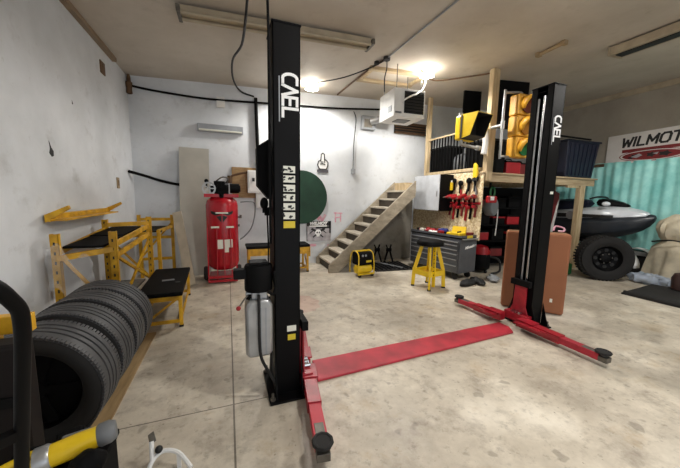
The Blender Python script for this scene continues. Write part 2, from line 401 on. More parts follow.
G().box((-.165, -.161, .56), (.012, .004, .36)).box((-.20, -.161, .56), (.012, .004, .36)).build('tank_rib', 'greylt', tnk)
G().cyl((-.275, -.08, .79), (-.275, -.08, .83), .022).build('filler_cap', 'blackmatte', tnk, smooth=True)
G().tube([(-.21, -.14, .83), (-.215, -.19, .75), (-.215, -.20, .5), (-.20, -.19, .36), (-.14, -.17, .22), (-.10, -.15, .12), (-.09, -.14, .06)], .011, smooth=6).build('hydraulic_hose', 'rubberdk', pl, smooth=True)
G().tube([(-.13, -.10, .8), (-.125, -.12, .6), (-.12, -.13, .4), (-.12, -.12, .2), (-.10, -.14, .1)], .006, smooth=5).build('return_hose', 'rubberdk', pl, smooth=True)
G().tube([(-.15, -.16, .86), (-.11, -.17, .84), (-.09, -.15, .9), (-.10, -.13, 1.0)], .012, smooth=5).build('motor_cable', 'blackmatte', pl, smooth=True)
G().prism([(-.195, 0, 1.90), (-.11, 0, 1.96), (-.11, 0, 1.52), (-.195, 0, 1.62)], (0, .12, 0)).build('side_cover', 'blackmatte', pl, .004)
G().ball((-.15, -.02, 1.49), (.03, .035, .045)).cyl((-.15, -.02, 1.42), (-.15, -.02, 1.5), .014).box((-.125, .0, 1.43), (.04, .05, .06)).build('latch_release', 'blackmatte', pl, smooth=True)
G().tube([(-.13, -.02, 1.44), (-.125, -.03, 1.2), (-.125, -.02, 1.0)], .006).build('release_cord', 'blackmatte', pl)
G().tube([(-.118, -.10, 1.2), (-.118, -.11, 2.4), (-.12, -.12, 2.70), (-.125, -.10, 3.1), (-.12, -.06, 3.66)], .009, smooth=5).build('power_cable', 'blackmatte', pl, smooth=True)
fp = G().prism([(.665, 2.20, 0), (3.08, 2.33, 0), (3.16, 2.45, 0), (3.15, 2.59, 0), (.70, 2.51, 0)], (0, 0, .022)).build('floor_plate', 'redplate', bevel=.006)
tag(fp, 'red painted steel cable cover plate lying on floor between both lift posts', 'cover plate')

# ------------------------------------------------------------------ left side: tyres, rack, bench
def tyre(R_, w, rim=.24, m='rubber', grooves=4):
    t = thing('tyre', (0, 0, 0), 'tyre', 'tyre')
    h = w/2; prof = [(R_*.90, -h*.90), (R_*.95, -h*.90), (R_*.985, -h*.74)]
    n = grooves; xs = [-h*.7+h*1.4*i/(n) for i in range(n+1)]
    gw = h*.06
    for i, x in enumerate(xs):
        if 0 < i < n: prof += [(R_, x-gw), (R_-.011, x-gw*.8), (R_-.011, x+gw*.8), (R_, x+gw)]
        else: prof.append((R_*.998, x))
    prof += [(R_*.985, h*.74), (R_*.95, h*.90), (R_*.90, h*.90), (R_*.90, 0)]
    G().loop(prof, axis=(0, 1, 0), n=72).build('tread', m, t, smooth=True)
    for s in (-1, 1): G().loop([(rim, s*h*.62), (rim+.02, s*h*.86), (R_*.80, s*h), (R_*.90, s*h*.97), (R_*.955, s*h*.90), (R_*.90, s*h*.86), (rim+.02, s*h*.7)], axis=(0, 1, 0), n=72).build('sidewall', 'rubberdk', t, smooth=True)  # sidewalls in darker rubber than the tread, shade on the tyre face as colour
    # sipes: small tread blocks on the shoulders
    g = G()
    for k in range(96):
        a = 2*PI*k/96
        for s in (-1, 1):
            g.box((math.cos(a)*R_*.983, s*h*.80, math.sin(a)*R_*.983), (.012, h*.24, .017), (0, -a, 0))
    g.build('tread_block', m, t)['kind'] = 'stuff'
    return t
tp = tyre(.368, .275)
for i, (y, la, tilt) in enumerate(((2.20, 'black car tyre standing at the front of the row beside the wall', 0), (2.53, 'second black car tyre from the front of the standing row', 2), (2.85, 'third black car tyre from the front of the standing row', 3), (3.16, 'rear black car tyre of the standing row, touching the yellow rack', 4))):
    o = tp if i == 0 else copy_tree(tp)
    o.location = (-1.095, y, .369); o.rotation_euler = (R(-tilt), R(37*i), R(-3)); o['label'] = la; o['group'] = 'tyres standing in a row'
# wheel inside the front tyre stays dark
wh = G().lathe([(.225, -.04), (.225, .03), (.12, .05), (.06, .04), (.05, .06), (.001, .06)], axis=(0, -1, 0), n=40)
for k in range(5):
    a = 2*PI*k/5; wh.bar((math.cos(a)*.05, -.045, math.sin(a)*.05), (math.cos(a)*.22, -.04, math.sin(a)*.22), .05, .03, up=(0, 1, 0))
wh.build('wheel_rim', 'blackmatte', tp, smooth=True)

def upright(g, x, y, h, w=.055): g.box((x, y, h/2), (w, w, h))
rk = thing('pallet_rack', (-1.3, 4.1, 0), 'yellow steel pallet rack with slanting beams against left wall', 'rack')
def rp(x, y, z): return (x+1.3, y-4.1, z)
for x, y, h in ((-1.5, 3.42, 1.16), (-1.5, 4.62, 1.2), (-1.1, 3.56, 1.16), (-1.06, 4.84, 1.22)):
    u = G(); X, Y, _ = rp(x, y, 0); u.box((X, Y, h/2), (.06, .012, h)).box((X-.026, Y+.02, h/2), (.008, .05, h)).box((X+.026, Y+.02, h/2), (.008, .05, h))
    uo = u.build('upright', 'yellow', rk)
    for k in range(4, int(h/.09)): G().box((X, Y-.007, .08+k*.09), (.014, .002, .03)).build('slot', 'ink', uo)
for p, q in (((-1.5, 3.45, .98), (-1.5, 4.6, 1.07)), ((-1.1, 3.6, 1.02), (-1.06, 4.8, 1.09)), ((-1.1, 3.6, .9), (-1.06, 4.8, .98)), ((-1.5, 4.62, 1.13), (-1.06, 4.84, 1.13)), ((-1.5, 3.42, .93), (-1.1, 3.56, .98)), ((-1.5, 4.62, .95), (-1.06, 4.84, .98))):
    G().bar(rp(*p), rp(*q), .03, .055).build('beam', 'yellow', rk, .003)
for p, q in (((-1.47, 3.44, .95), (-1.13, 3.55, .35)), ((-1.1, 3.62, .9), (-1.06, 4.78, .35)), ((-1.06, 4.78, .9), (-1.1, 3.62, .3)), ((-1.47, 4.63, .95), (-1.1, 4.8, .4)), ((-1.5, 3.5, .35), (-1.5, 4.6, .35)), ((-1.1, 3.6, .3), (-1.06, 4.8, .3))):
    G().bar(rp(*p), rp(*q), .022, .03).build('brace', 'yellow', rk)
for y0, y1 in ((3.5, 4.05), (4.1, 4.78)):
    G().bar(rp(-1.32, y0, 1.02+(y0-3.5)*.05), rp(-1.30, y1, 1.02+(y1-3.5)*.05), .32, .022).build('deck_board', 'blackmatte', rk)
G().box(rp(-1.29, 4.2, .34), (.34, 1.1, .02)).build('lower_shelf', 'steel', rk)
r2 = thing('pallet_rack', (-1.2, 5.9, 0), 'far yellow rack frame in the corner behind the black-topped platform', 'rack')
for x in (-.3, .22): G().box((x, .3, .58), (.05, .05, 1.16)).build('upright', 'yellow', r2)
for z in (.35, .75, 1.08): G().bar((-.3, .3, z), (.22, .3, z), .03, .05).build('beam', 'yellow', r2)
G().bar((-.28, .3, .4), (.2, .3, 1.0), .02, .03).build('brace', 'yellow', r2)
G().bar((.0, .26, .95), (.1, -.85, .98), .3, .02).build('deck_board', 'blackmatte', r2)
G().bar((.22, .27, .95), (.22, -.9, .99), .03, .05).build('beam', 'yellow', r2)
G().box((.22, -.87, .5), (.045, .045, 1.0)).build('upright', 'yellow', r2)
pk = G().bar((-.86, 5.98, 1.22), (-.62, 5.43, .01), .15, .03, up=(0, 1, .4)).build('wood_plank', mat('pale_plank', '#c2b5a0', .7), bevel=.003)
tag(pk, 'pale loose plank leaning on the far yellow rack', 'plank')
ws = thing('wall_shelf', (-1.6, 4.28, 1.3), 'yellow steel shelf beam with two triangular ends fixed high on left wall', 'shelf')
G().box((.02, 0, 0), (.04, 1.5, .07)).build('beam', 'yellow', ws, .004)
for y in (-.75, .72):
    G().prism([(0, y, .03), (.0, y, -.04), (.2, y-.02, .09), (.19, y-.02, .12)], (0, .03, 0)).build('bracket', 'yellow', ws)
G().box((.09, 0, -.02), (.12, 1.45, .015)).build('shelf_board', 'yellow', ws)

def bench(name, loc, rz, L, W, H, label, group=None):
    t = thing(name, loc, label, 'work platform', rz, group)
    G().box((0, 0, H-.025), (W, L, .05)).build('platform_top', 'blackmatte', t, .015)
    for x in (-1, 1):
        for y in (-1, 1):
            lg = G().box((x*(W/2-.03), y*(L/2-.05), (H-.05)/2), (.04, .04, H-.05)).build('leg', 'yellow', t, .003)
            G().box((x*(W/2-.03), y*(L/2-.05), .012), (.046, .046, .024)).build('foot_cap', 'rubberdk', lg)
    for x in (-1, 1):
        G().box((x*(W/2-.03), 0, H-.08), (.025, L-.08, .05)).box((x*(W/2-.03), 0, .09), (.02, L-.08, .03)).build('side_rail', 'yellow', t)
    for y in (-1, 1):
        G().box((0, y*(L/2-.05), H-.08), (W-.06, .025, .06)).box((0, y*(L/2-.05), .07), (W-.06, .02, .04)).bar((W/2-.05, y*(L/2-.05), H-.08), (-W/2+.05, y*(L/2-.05), .07), .02, .025).build('end_rail', 'yellow', t)
    return t
b1 = bench('work_platform', (-.775, 4.33, 0), R(2.5), 1.28, .46, .43, 'low platform with black top and yellow legs beside the yellow rack')
G().box((.02, -.06, .4315), (.14, .07, .003), (0, 0, R(8))).build('top_label', 'greymid', b1)
G().cyl((.14, -.2, .43), (.14, -.2, .434), .03).build('plug', 'ink', b1)
b2 = bench('work_platform', (.93, 6.0, 0), R(90), 1.25, .46, .57, 'taller platform with black top and yellow legs against back wall behind lift post')
G().box((-.02, -.62, .42), (.4, .02, .2)).box((-.2, 0, .45), (.02, 1.2, .14)).build('apron', 'yellow', b2)
fm = G().sheet(lambda u, v: (-1.54+.34*u, 3.34+.02*math.sin(9*u)+.02*math.sin(7*v), .62+.46*v*(1-.4*u)+.05*math.sin(11*u+5*v)), 24, 16).build('plastic_film', 'film', smooth=True)
tag(fm, 'crumpled clear plastic film hanging over the yellow rack end above tyres', 'plastic film')

# ------------------------------------------------------------------ left foreground
ht = thing('hand_truck', (-.94, 1.165, 0), 'black tubular hand truck tilted toward the viewer at left foreground', 'hand truck')
ht.rotation_euler = (R(21), 0, R(38)); ht.scale = (1, 1, 1.09)
G().tube([(.21, 0, .10), (.21, 0, .6), (.212, 0, 1.0), (.212, 0, 1.2), (.195, 0, 1.27), (.14, .0, 1.335), (0, 0, 1.37), (-.14, 0, 1.335), (-.195, 0, 1.27), (-.212, 0, 1.2), (-.212, 0, .6), (-.21, 0, .10)], .0165, 12, 6).build('tube_frame', 'black', ht, smooth=True)
for z in (.25, .55, .85): G().bar((-.21, 0, z), (.21, 0, z), .02, .035).build('cross_bar', 'black', ht)
for x in (-.15, .15): G().loop([(.03, -.025), (.07, -.025), (.075, 0), (.07, .025), (.03, .025)], (x, .0, .075), (1, 0, 0), 28).cyl((x-.03, .0, .075), (x+.03, .0, .075), .034).build('wheel', 'rubberdk', ht, smooth=True)
ck = thing('equipment_case', (-1.085, 1.69, 0), 'tall black equipment case standing before the front tyre', 'case')
G().box((0, 0, .44), (.42, .12, .88)).build('case_body', mat('dark_brown_black', '#171110', .6, spec=.2), ck, .02)
for z in (.3, .62): G().box((.0, -.063, z), (.38, .008, .05)).build('clasp_strip', 'black', ck)
G().tube([(-.08, 0, .87), (-.07, 0, .92), (.07, 0, .92), (.08, 0, .87)], .01).build('carry_handle', 'black', ck)
yc = thing('steel_frame', (-1.25, 1.86, 0), 'yellow steel frame with a flat top rail behind the hand truck', 'frame')
G().box((0, 0, .90), (.64, .05, .09)).build('top_rail', 'yellow', yc, .004)
for x in (-.30, .17): G().box((x, 0, .43), (.045, .045, .86)).build('post', 'yellow', yc, .003)
G().box((0, 0, .5), (.6, .03, .05)).build('cross_rail', 'yellow', yc)
G().cyl((.30, -.026, .90), (.30, -.034, .90), .012, n=6).build('bolt', 'steel', yc)
cr = thing('tool_crate', (-.715, 1.49, 0), 'low black tool crate under the yellow power tool', 'crate')
G().box((0, 0, .19), (.36, .20, .38)).build('crate_body', 'blackmatte', cr, .012)
G().box((0, 0, .395), (.38, .22, .03)).build('lid', 'blackmatte', cr, .008)
pt = thing('power_saw', (-.735, 1.43, .412), 'yellow cordless power tool with silver collar lying on the black crate', 'power tool', R(14))
pt.scale = (.88, .92, .92)
G().lathe([(.035, .02), (.048, .03), (.05, .12), (.046, .2), (.044, .21), (.001, .21)], (0, 0, .055), (1, 0, .1), 24).build('body', 'yellow2', pt, smooth=True)
G().lathe([(.04, -.03), (.056, -.025), (.056, .02), (.05, .03), (.03, .03)], (0, 0, .055), (1, 0, .1), 24).build('collar', 'alu', pt, smooth=True)
G().lathe([(.046, .2), (.052, .21), (.052, .25), (.04, .275), (.001, .28)], (0, 0, .055), (1, 0, .1), 24).build('end_cap', 'greymid', pt, smooth=True)
G().box((.12, .045, .08), (.12, .02, .045)).build('grip_panel', 'greymid', pt, .008)
h = G().tube([(-.03, -.01, .06), (-.08, -.03, .03), (-.2, -.07, .03), (-.235, -.04, .035), (-.21, 0, .045), (-.06, .05, .055), (-.03, .03, .06)], .021, 10, 5).build('loop_handle', 'yellow2', pt, smooth=True)
G().tube([(-.16, -.02, .05), (-.09, .005, .05)], .011).build('trigger', 'ink', h)
bt = thing('battery_pack', (-.69, 1.545, .411), 'dark battery pack with a red mark behind the yellow power tool', 'battery', R(20))
G().box((0, 0, .03), (.10, .07, .06)).box((0, 0, .062), (.08, .05, .012)).build('case', 'blackmatte', bt, .012)
G().box((.015, -.036, .035), (.04, .004, .02)).build('badge', 'maroon', bt)
bg = G().ball((-.552, 1.345, .462), (.062, .05, .052), 20, 12, lambda p: 1+.12*math.sin(5*p.x)*math.cos(4*p.y)).build('tool_pouch', 'blackmatte', smooth=True)
tag(bg, 'black fabric tool pouch at the right end of the crate', 'pouch')
mg = thing('light_stand', (-.40, 1.72, 0), 'small white bracket with black knob on floor beside the crate', 'bracket')
G().tube([(-.05, -.05, .03), (-.03, 0, .08), (.02, .03, .10), (.1, .0, .09), (.17, -.08, .05)], .012, 8, 5).tube([(-.03, 0, .08), (-.04, .05, .16)], .012).bar((.1, 0, .0), (.1, 0, .09), .02, .02).bar((-.05, -.05, 0), (-.05, -.05, .04), .03, .03).build('arm', 'white', mg, smooth=True)
G().ball((-.0, .02, .125), .02).build('knob', 'ink', mg, smooth=True)
G().prism([(-.05, .05, .14), (-.02, .06, .15), (-.03, .06, .21), (-.055, .05, .2)], (0, .006, 0)).build('tab', 'steel', mg)
LAMPS = ((3.39, 4.68, 90), (1.61, 5.93, 70), (2.0, .6, 85), (6.1, 1.7, 75))  # last two are unseen lamps added to brighten the near floor and right side

# ------------------------------------------------------------------ back wall: compressor, panel, boxes
ac = thing('air_compressor', (-.10, 5.72, 0), 'tall red upright air compressor with black pump against the back wall', 'compressor')
tk = G().lathe([(.05, .20), (.18, .21), (.25, .27), (.27, .34), (.27, 1.36), (.25, 1.44), (.18, 1.50), (.05, 1.515)], n=40).build('air_tank', 'redtank', ac, smooth=True)
G().box((0, 0, 1.545), (.56, .34, .03)).box((0, -.165, 1.53), (.56, .012, .06)).box((-.12, 0, 1.52), (.02, .3, .05)).box((.12, 0, 1.52), (.02, .3, .05)).build('pump_shelf', 'redtank', ac, .004)
pm = G().box((.0, -.02, 1.64), (.24, .17, .16)).box((-.03, -.03, 1.74), (.18, .16, .08)).build('pump', 'blackmatte', ac, .01)
fins = G()
for k in range(5): fins.box((.0, -.02, 1.67+k*.022), (.22, .20, .009))
fins.build('cooling_fins', 'black', pm)['kind'] = 'stuff'
G().cyl((.14, 0, 1.66), (.30, 0, 1.66), .085).cyl((.30, 0, 1.66), (.32, 0, 1.66), .06).build('electric_motor', 'black', ac, .006, True)
fw = G().loop([(.085, -.015), (.112, -.015), (.112, .015), (.085, .015)], (-.20, -.12, 1.65), (0, 1, .0), 32)
for k in range(5):
    a = 2*PI*k/5; fw.bar((-.20, -.12, 1.65), (-.20+.09*math.cos(a), -.12, 1.65+.09*math.sin(a)), .02, .016, up=(0, 1, 0))
fw.build('flywheel', 'alu', ac, smooth=True)
G().cyl((-.18, -.02, 1.64), (-.06, -.02, 1.64), .06).ball((-.24, -.02, 1.78), .035).cyl((-.24, -.02, 1.66), (-.24, -.02, 1.78), .014).build('air_filter', 'blackmatte', ac, smooth=True)
G().tube([(.08, -.09, 1.76), (.12, -.12, 1.83), (.02, -.1, 1.85), (-.08, -.08, 1.78)], .012, smooth=5).build('copper_pipe', 'steel', ac, smooth=True)
G().cyl((.0, -.18, 1.50), (.0, -.2, 1.56), .035).box((.0, -.19, 1.575), (.09, .06, .05)).build('pressure_switch', 'blackmatte', ac, .005)
for x in (-.10, .02, .14): G().bar((x, -.30, .05), (x*.9, -.278, .98 if x else 1.0), .016, .016).build('frame_tube', 'redtank', ac)
G().bar((-.24, -.29, .98), (-.24, -.31, .04), .022, .022).bar((.22, -.29, .98), (.22, -.31, .04), .022, .022).bar((-.25, -.31, .12), (.23, -.31, .12), .025, .035).bar((-.25, -.31, .05), (.23, -.31, .05), .03, .04).box((0, -.05, .10), (.48, .5, .02)).build('trolley_frame', 'redtank', ac)
for x in (-.155, .165): G().box((x*.75, -.28, .99), (.13, .012, .03)).build('clamp', 'label', ac)
for x in (-.30, .27): G().loop([(.04, -.035), (.11, -.035), (.125, -.015), (.125, .015), (.11, .035), (.04, .035)], (x, .02, .125), (1, 0, 0), 28).cyl((x-.03, .02, .125), (x+.03, .02, .125), .045).build('wheel', 'rubberdk', ac, smooth=True)
lg = G()
for s in (-1, 1):
    lg.prism([(s*.02, -.271, 1.22), (s*.18, -.225, 1.27), (s*.17, -.225, 1.22), (s*.10, -.262, 1.19)], (0, -.012, 0))
    lg.prism([(s*.01, -.275, 1.19), (s*.09, -.267, 1.17), (s*.05, -.272, 1.12), (s*.01, -.275, 1.07)], (0, -.006, 0))
lg.build('winged_emblem', 'ink', tk)
G().box((0, -.272, 1.235), (.2, .012, .022)).build('emblem_bar', 'label', tk)
G().box((-.045, -.272, .69), (.10, .012, .16)).build('data_label', 'label', tk); G().box((.09, -.262, .70), (.14, .02, .14)).box((.06, -.266, .59), (.07, .016, .09)).build('data_label', 'label', tk)
G().cyl((.26, -.06, 1.15), (.32, -.1, 1.15), .014).cyl((.31, -.1, 1.13), (.31, -.1, 1.19), .02).build('outlet_valve', 'steel', ac, smooth=True)
G().box((.275, -.1, 1.0), (.03, .04, .04)).build('drain_knob', 'ink', ac)
hs = G().tube([(.31, -.1, 1.42), (.45, -.08, 1.43), (.56, -.02, 1.40), (.57, .02, 1.2), (.50, -.03, .95), (.38, -.06, .80), (.29, -.08, .74)], .012, 8, 6)
hs.build('air_hose', 'greymid', ac, smooth=True)
bd = G().bar((-.60, 6.10, .01), (-.585, 6.48, 2.43), .52, .02, up=(0, 1, 0)).build('leaning_panel', 'board')
tag(bd, 'tall plain grey panel board leaning on back wall beside red compressor', 'board')
eb = thing('backing_board', (.30, 6.5, 1.78), 'brown plywood backing board on wall behind compressor top', 'board')
G().box((.07, 0, .02), (.56, .03, .62)).build('board_sheet', 'ply', eb)
ep = thing('breaker_box', (.62, 6.42, 1.76), 'white electrical panel box on back wall left of lift post', 'electrical box')
G().box((0, -.01, .06), (.46, .16, .46)).build('enclosure', 'white', ep, .01)
G().box((-.005, -.095, .06), (.40, .012, .40)).build('door', 'white', ep, .004)
G().box((-.12, -.105, .10), (.05, .02, .07)).build('latch', 'ink', ep)
G().box((.14, .01, -.32), (.42, .10, .30)).build('lower_enclosure', 'white', ep, .01)
G().box((.14, -.045, -.32), (.36, .012, .24)).build('lower_door', 'white', ep, .004)
G().box((.28, -.055, -.24), (.03, .012, .05)).build('latch', 'ink', ep)
ep2 = G().tube([(.04, 6.46, 1.85), (.10, 6.44, 1.93), (.3, 6.40, 1.99), (.62, 6.38, 2.06), (.72, 6.36, 2.07)], .022, 10, 5).cyl((.05, 6.46, 1.78), (.05, 6.46, 1.93), .045).build('feed_pipe', 'brown', smooth=True)
tag(ep2, 'rusty bent pipe running from the backing board toward the electrical panel', 'pipe')
cd = G().tube([(.62, 6.46, 2.1), (.60, 6.47, 2.8), (.585, 6.47, 3.5)], .035, 10, 3).build('conduit_pipe', 'blackmatte', smooth=True)
tag(cd, 'thick dark vertical conduit above the electrical panel', 'conduit')
lb = thing('wall_light', (-.09, 6.47, 2.83), 'slim unlit fluorescent light fixture on back wall above the compressor', 'light fixture')
G().box((0, .01, 0), (.84, .06, .15)).build('housing', 'greylt', lb, .008)
G().cyl((-.39, -.03, -.045), (.39, -.03, -.045), .018).build('tube', 'label', lb, smooth=True)
jb = G().box((-.08, 6.495, 3.34), (.15, .05, .2)).build('junction_box', 'white', bevel=.006)
tag(jb, 'small white junction box on back wall under the black cable', 'junction box')
gd = G().cyl((1.54, 6.50, 1.52), (1.54, 6.46, 1.52), .59, n=56).build('round_board', 'green', bevel=.006)
gd_t = tag(gd, 'large round dark green board hung on the back wall behind the lift post', 'round board')
ps = thing('poster', (1.955, 6.505, .75), 'black and grey motor shop poster low on back wall under the green board', 'poster')
G().box((0, 0, 0), (.58, .008, .46)).build('sheet', 'posterbg', ps)
G().box((0, -.006, .175), (.58, .004, .11)).box((-.285, -.006, 0), (.012, .004, .46)).box((.27, -.006, .09), (.04, .004, .28)).box((.1, -.006, .085), (.36, .004, .05)).build('dark_band', 'ink', ps)
text('WILMOT', .098, 'letter', 'poster_lettering', ps, (-.23, -.011, .148), (1, 0, 0), (0, 0, 1), .001, .006, .2, 1.08)
G().box((-.02, -.009, .118), (.42, .003, .028)).build('white_rule', 'letter', ps)
sk = G().ball((-.02, -.008, -.03), (.075, .006, .07)).box((-.02, -.008, -.10), (.07, .01, .05)).build('skull', 'letter', ps, smooth=True)
G().ball((-.045, -.016, -.03), (.017, .004, .02)).ball((.008, -.016, -.03), (.017, .004, .02)).build('eye_socket', 'ink', sk)
for s in (-1, 1):
    G().bar((-.02+s*.05, -.007, .0), (-.02+s*.16, -.007, .06), .05, .004, up=(0, 1, 0)).bar((-.02+s*.1, -.0075, .03), (-.02+s*.2, -.0075, -.05), .02, .004, up=(0, 1, 0)).build('dark_wing', 'ink', ps)
    G().bar((-.02+s*.05, -.007, -.08), (-.02+s*.12, -.007, -.14), .03, .004, up=(0, 1, 0)).build('dark_bone', 'ink', ps)
hd = thing('wall_sign', (2.03, 6.51, 2.28), 'black outlined pointing hand sign with small clock hands on back wall', 'sign')
out = [(-.075, -.12), (-.12, -.03), (-.10, .05), (-.05, .075), (-.045, .10), (-.035, .21), (-.0, .235), (.035, .21), (.04, .10), (.09, .075), (.125, .03), (.12, -.04), (.085, -.12), (-.075, -.12)]
G().strokes([out], .02, (0, -.008, 0), (1, 0, 0), (0, 0, 1), .004).strokes([[(-.05, .07), (-.03, .02)], [(.04, .09), (.04, .03)], [(.0, .0), (.0, .05)], [(.0, .0), (-.055, -.005)], [(0, .0), (.05, -.012)]], .016, (0, -.0095, 0), (1, 0, 0), (0, 0, 1), .0042).build('outline', 'ink', hd)
G().prism([(x, -.001, z) for x, z in out[:-1]], (0, -.004, 0)).build('hand_plate', 'white', hd)
G().box((.0, -.006, -.165), (.27, .008, .065)).build('base_band', mat('sign_grey', '#55545a', .6), hd)
sp = thing('spray_paint_mark', (2.42, 6.515, 1.07), 'pink spray painted letter mark on back wall left of stairs', 'paint mark')
G().strokes([[(-.06, .09), (-.06, -.11)], [(.07, .08), (.07, -.1)], [(-.09, .10), (.10, .09)], [(-.06, -.01), (.07, 0)]], .032, (0, -.002, 0), (1, 0, 0), (0, 0, 1), .001).build('mark', 'pink', sp)
for i, (x, z, l, a, la) in enumerate(((1.62, .42, .5, .05, 'pink spray paint smear on back wall below the poster'), (2.02, 1.03, .16, .8, 'pink spray paint dab between the green board and the poster'), (2.3, .40, .22, -.3, 'short pink spray smear on the wall beside the bottom stair'))):
    o = G().strokes([[(-l/2, 0), (-l*.2, a*.05), (l*.1, -a*.05), (l/2, a*.1)], [(-l*.3, -.07), (l*.2, -.05)]], .06, (x, 6.518, z), (1, 0, 0), (0, 0, 1), .001).build('spray_paint_mark', 'pink')
    tag(o, la, 'paint mark')
cb = thing('drop_cable', (2.78, 6.5, 2.8), 'thin dark cord dropping down the back wall to a small outlet box', 'cord')
G().tube([(-.02, 0, .70), (.04, -.01, .5), (.0, -.01, 0), (-.01, -.01, -.62)], .009, 6, 5).build('cord', 'ink', cb, smooth=True)
G().box((-.01, -.02, -.66), (.10, .05, .12)).build('outlet_box', 'greylt', cb, .006)
c1 = G().tube([(XL+.02, 6.47, 3.44), (-1.2, 6.48, 3.40), (-.4, 6.48, 3.37), (.3, 6.48, 3.40), (1.2, 6.48, 3.45), (2.2, 6.48, 3.50), (3.3, 6.48, 3.60), (4.0, 6.48, 3.66)], .02, 8, 5).build('black_cable', 'blackmatte', smooth=True)
tag(c1, 'long black cable running along the top of the back wall', 'cable')
c2 = G().tube([(XL+.02, 6.2, 1.92), (-1.4, 6.44, 1.86), (-1.15, 6.49, 1.78), (-.8, 6.5, 1.72), (-.6, 6.505, 1.80)], .026, 8, 5).build('black_hose', 'blackmatte', smooth=True)
tag(c2, 'short black hose from left wall corner to behind the leaning panel', 'hose')
vt = thing('flue_box', (3.12, 6.469, 3.27), 'square grey metal flue box at top of back wall near heater', 'vent')
G().box((0, 0, 0), (.34, .1, .30)).build('box', 'greylt', vt, .006)
G().cyl((.05, -.06, .02), (.45, -.5, .12), .075, n=20).build('flue_pipe', 'alu', vt, smooth=True)
G().box((-.02, -.053, -.02), (.2, .01, .18)).build('cover', 'dirty', vt)
gr = thing('wall_grille', (4.3, 6.49, 3.25), 'long rusty brown louvred grille on back wall behind the heater', 'vent')
G().box((0, .01, 0), (.92, .02, .26)).build('backing', 'ink', gr)
for k in range(4): G().box((0, -.015, -.09+k*.06), (.88, .03, .018), (R(25), 0, 0)).build('louvre', 'brown', gr)
G().box((0, -.01, .125), (.94, .04, .02)).box((0, -.01, -.125), (.94, .04, .02)).build('frame', 'brown', gr)

# ------------------------------------------------------------------ stairs
stp = thing('staircase', (1.95, 5.55, 0), 'worn wooden staircase climbing along the back wall to the loft', 'stairs')
N, rise, run, Wd = 9, .191, .213, .90
for k in range(N):
    x, z = k*run, (k+1)*rise
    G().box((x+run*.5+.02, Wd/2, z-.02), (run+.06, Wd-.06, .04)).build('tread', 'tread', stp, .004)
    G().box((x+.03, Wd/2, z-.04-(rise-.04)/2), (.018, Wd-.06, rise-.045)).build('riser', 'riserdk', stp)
sl = rise/run
for y in (-.02, Wd-.03):
    x1 = N*run+.01
    G().prism([(-.07, y, 0), (-.07, y, .15), (.0, y, .22), (x1, y, .20+x1*sl), (x1, y, x1*sl-.14), (.14, y, 0)], (0, .045, 0)).build('stringer', 'string', stp, .003)
G().box((2.03, .66, (N+1)*rise-.03), (.22, .46, .05)).box((1.94, Wd/2, N*rise+.07), (.02, Wd-.06, .14)).box((2.13, .66, N*rise+.04), (.03, .46, .22)).build('top_landing', 'timber', stp)
up = G().prism([(2.45, 6.40, .0), (4.4, 6.40, 0), (4.4, 6.40, 1.80), (3.95, 6.40, 1.50)], (0, .03, 0)).build('stained_shaded_panel', 'dirty')  # added before the back wall; its grey holds stains and the shade under the stairs
tag(up, 'grey panel added under the stairs, stained and darkened for shade', 'panel')
dc = thing('portable_compressor', (2.47, 5.22, 0), 'small yellow and black portable air compressor at the foot of stairs', 'compressor', R(8))
G().lathe([(.02, -.18), (.08, -.17), (.10, -.12), (.10, .12), (.08, .17), (.02, .18)], (0, -.04, .14), (1, 0, 0), 28).build('air_tank', 'yellow2', dc, smooth=True)
G().box((.0, 0, .345), (.32, .26, .25)).build('motor_shroud', 'blackmatte', dc, .03)
for x in (-.185, .185):
    G().tube([(x, -.16, .05), (x*.95, -.16, .30), (x*.92, -.12, .46), (x*.9, .02, .50), (x*.92, .12, .44), (x, .15, .25), (x, .15, .05)], .011, 8, 4).build('roll_bar', 'yellow2', dc, smooth=True)
G().bar((-.17, -.02, .50), (.17, -.02, .50), .03, .03).bar((-.18, -.16, .06), (.18, -.16, .06), .03, .03).build('handle_bar', 'yellow2', dc, .006)
for x in (-.07, .0): G().cyl((x, -.13, .42), (x, -.137, .42), .022).build('gauge', 'greylt', dc, smooth=True)
G().box((.075, -.133, .30), (.12, .008, .04)).build('side_badge', 'ylabel', dc)
for x in (-.14, .15): G().box((x, -.15, .025), (.05, .05, .05)).build('rubber_foot', 'rubberdk', dc, .006)
mt = thing('floor_tray', (3.34, 5.68, 0), 'black ribbed plastic floor tray under the stairs beside the small compressor', 'tray', R(-4))
G().box((0, 0, .015), (.9, .74, .03)).build('base', 'rubberdk', mt, .005)
for k in range(9): G().box((-.4+k*.1, 0, .038), (.03, .70, .016)).build('rib', 'blackmatte', mt)
G().box((.03, .0, .045), (.05, .7, .012), (0, 0, .5)).build('strip', 'greylt', mt)
jk = thing('axle_stand', (3.25, 6.05, .03), 'dark axle stand with forked legs standing at the back of the floor tray', 'stand')
for s in (-1, 1): G().bar((s*.12, 0, 0), (s*.02, 0, .3), .035, .03).bar((s*.02, 0, .3), (s*.07, .02, .42), .02, .03).build('leg', 'blackmatte', jk)
G().box((0, 0, .3), (.12, .06, .08)).build('head', 'blackmatte', jk, .006)
jk2 = copy_tree(jk); jk2.location = (3.52, 5.98, .03); jk2['label'] = 'second dark axle stand, nearer the tool chest, on the floor tray'

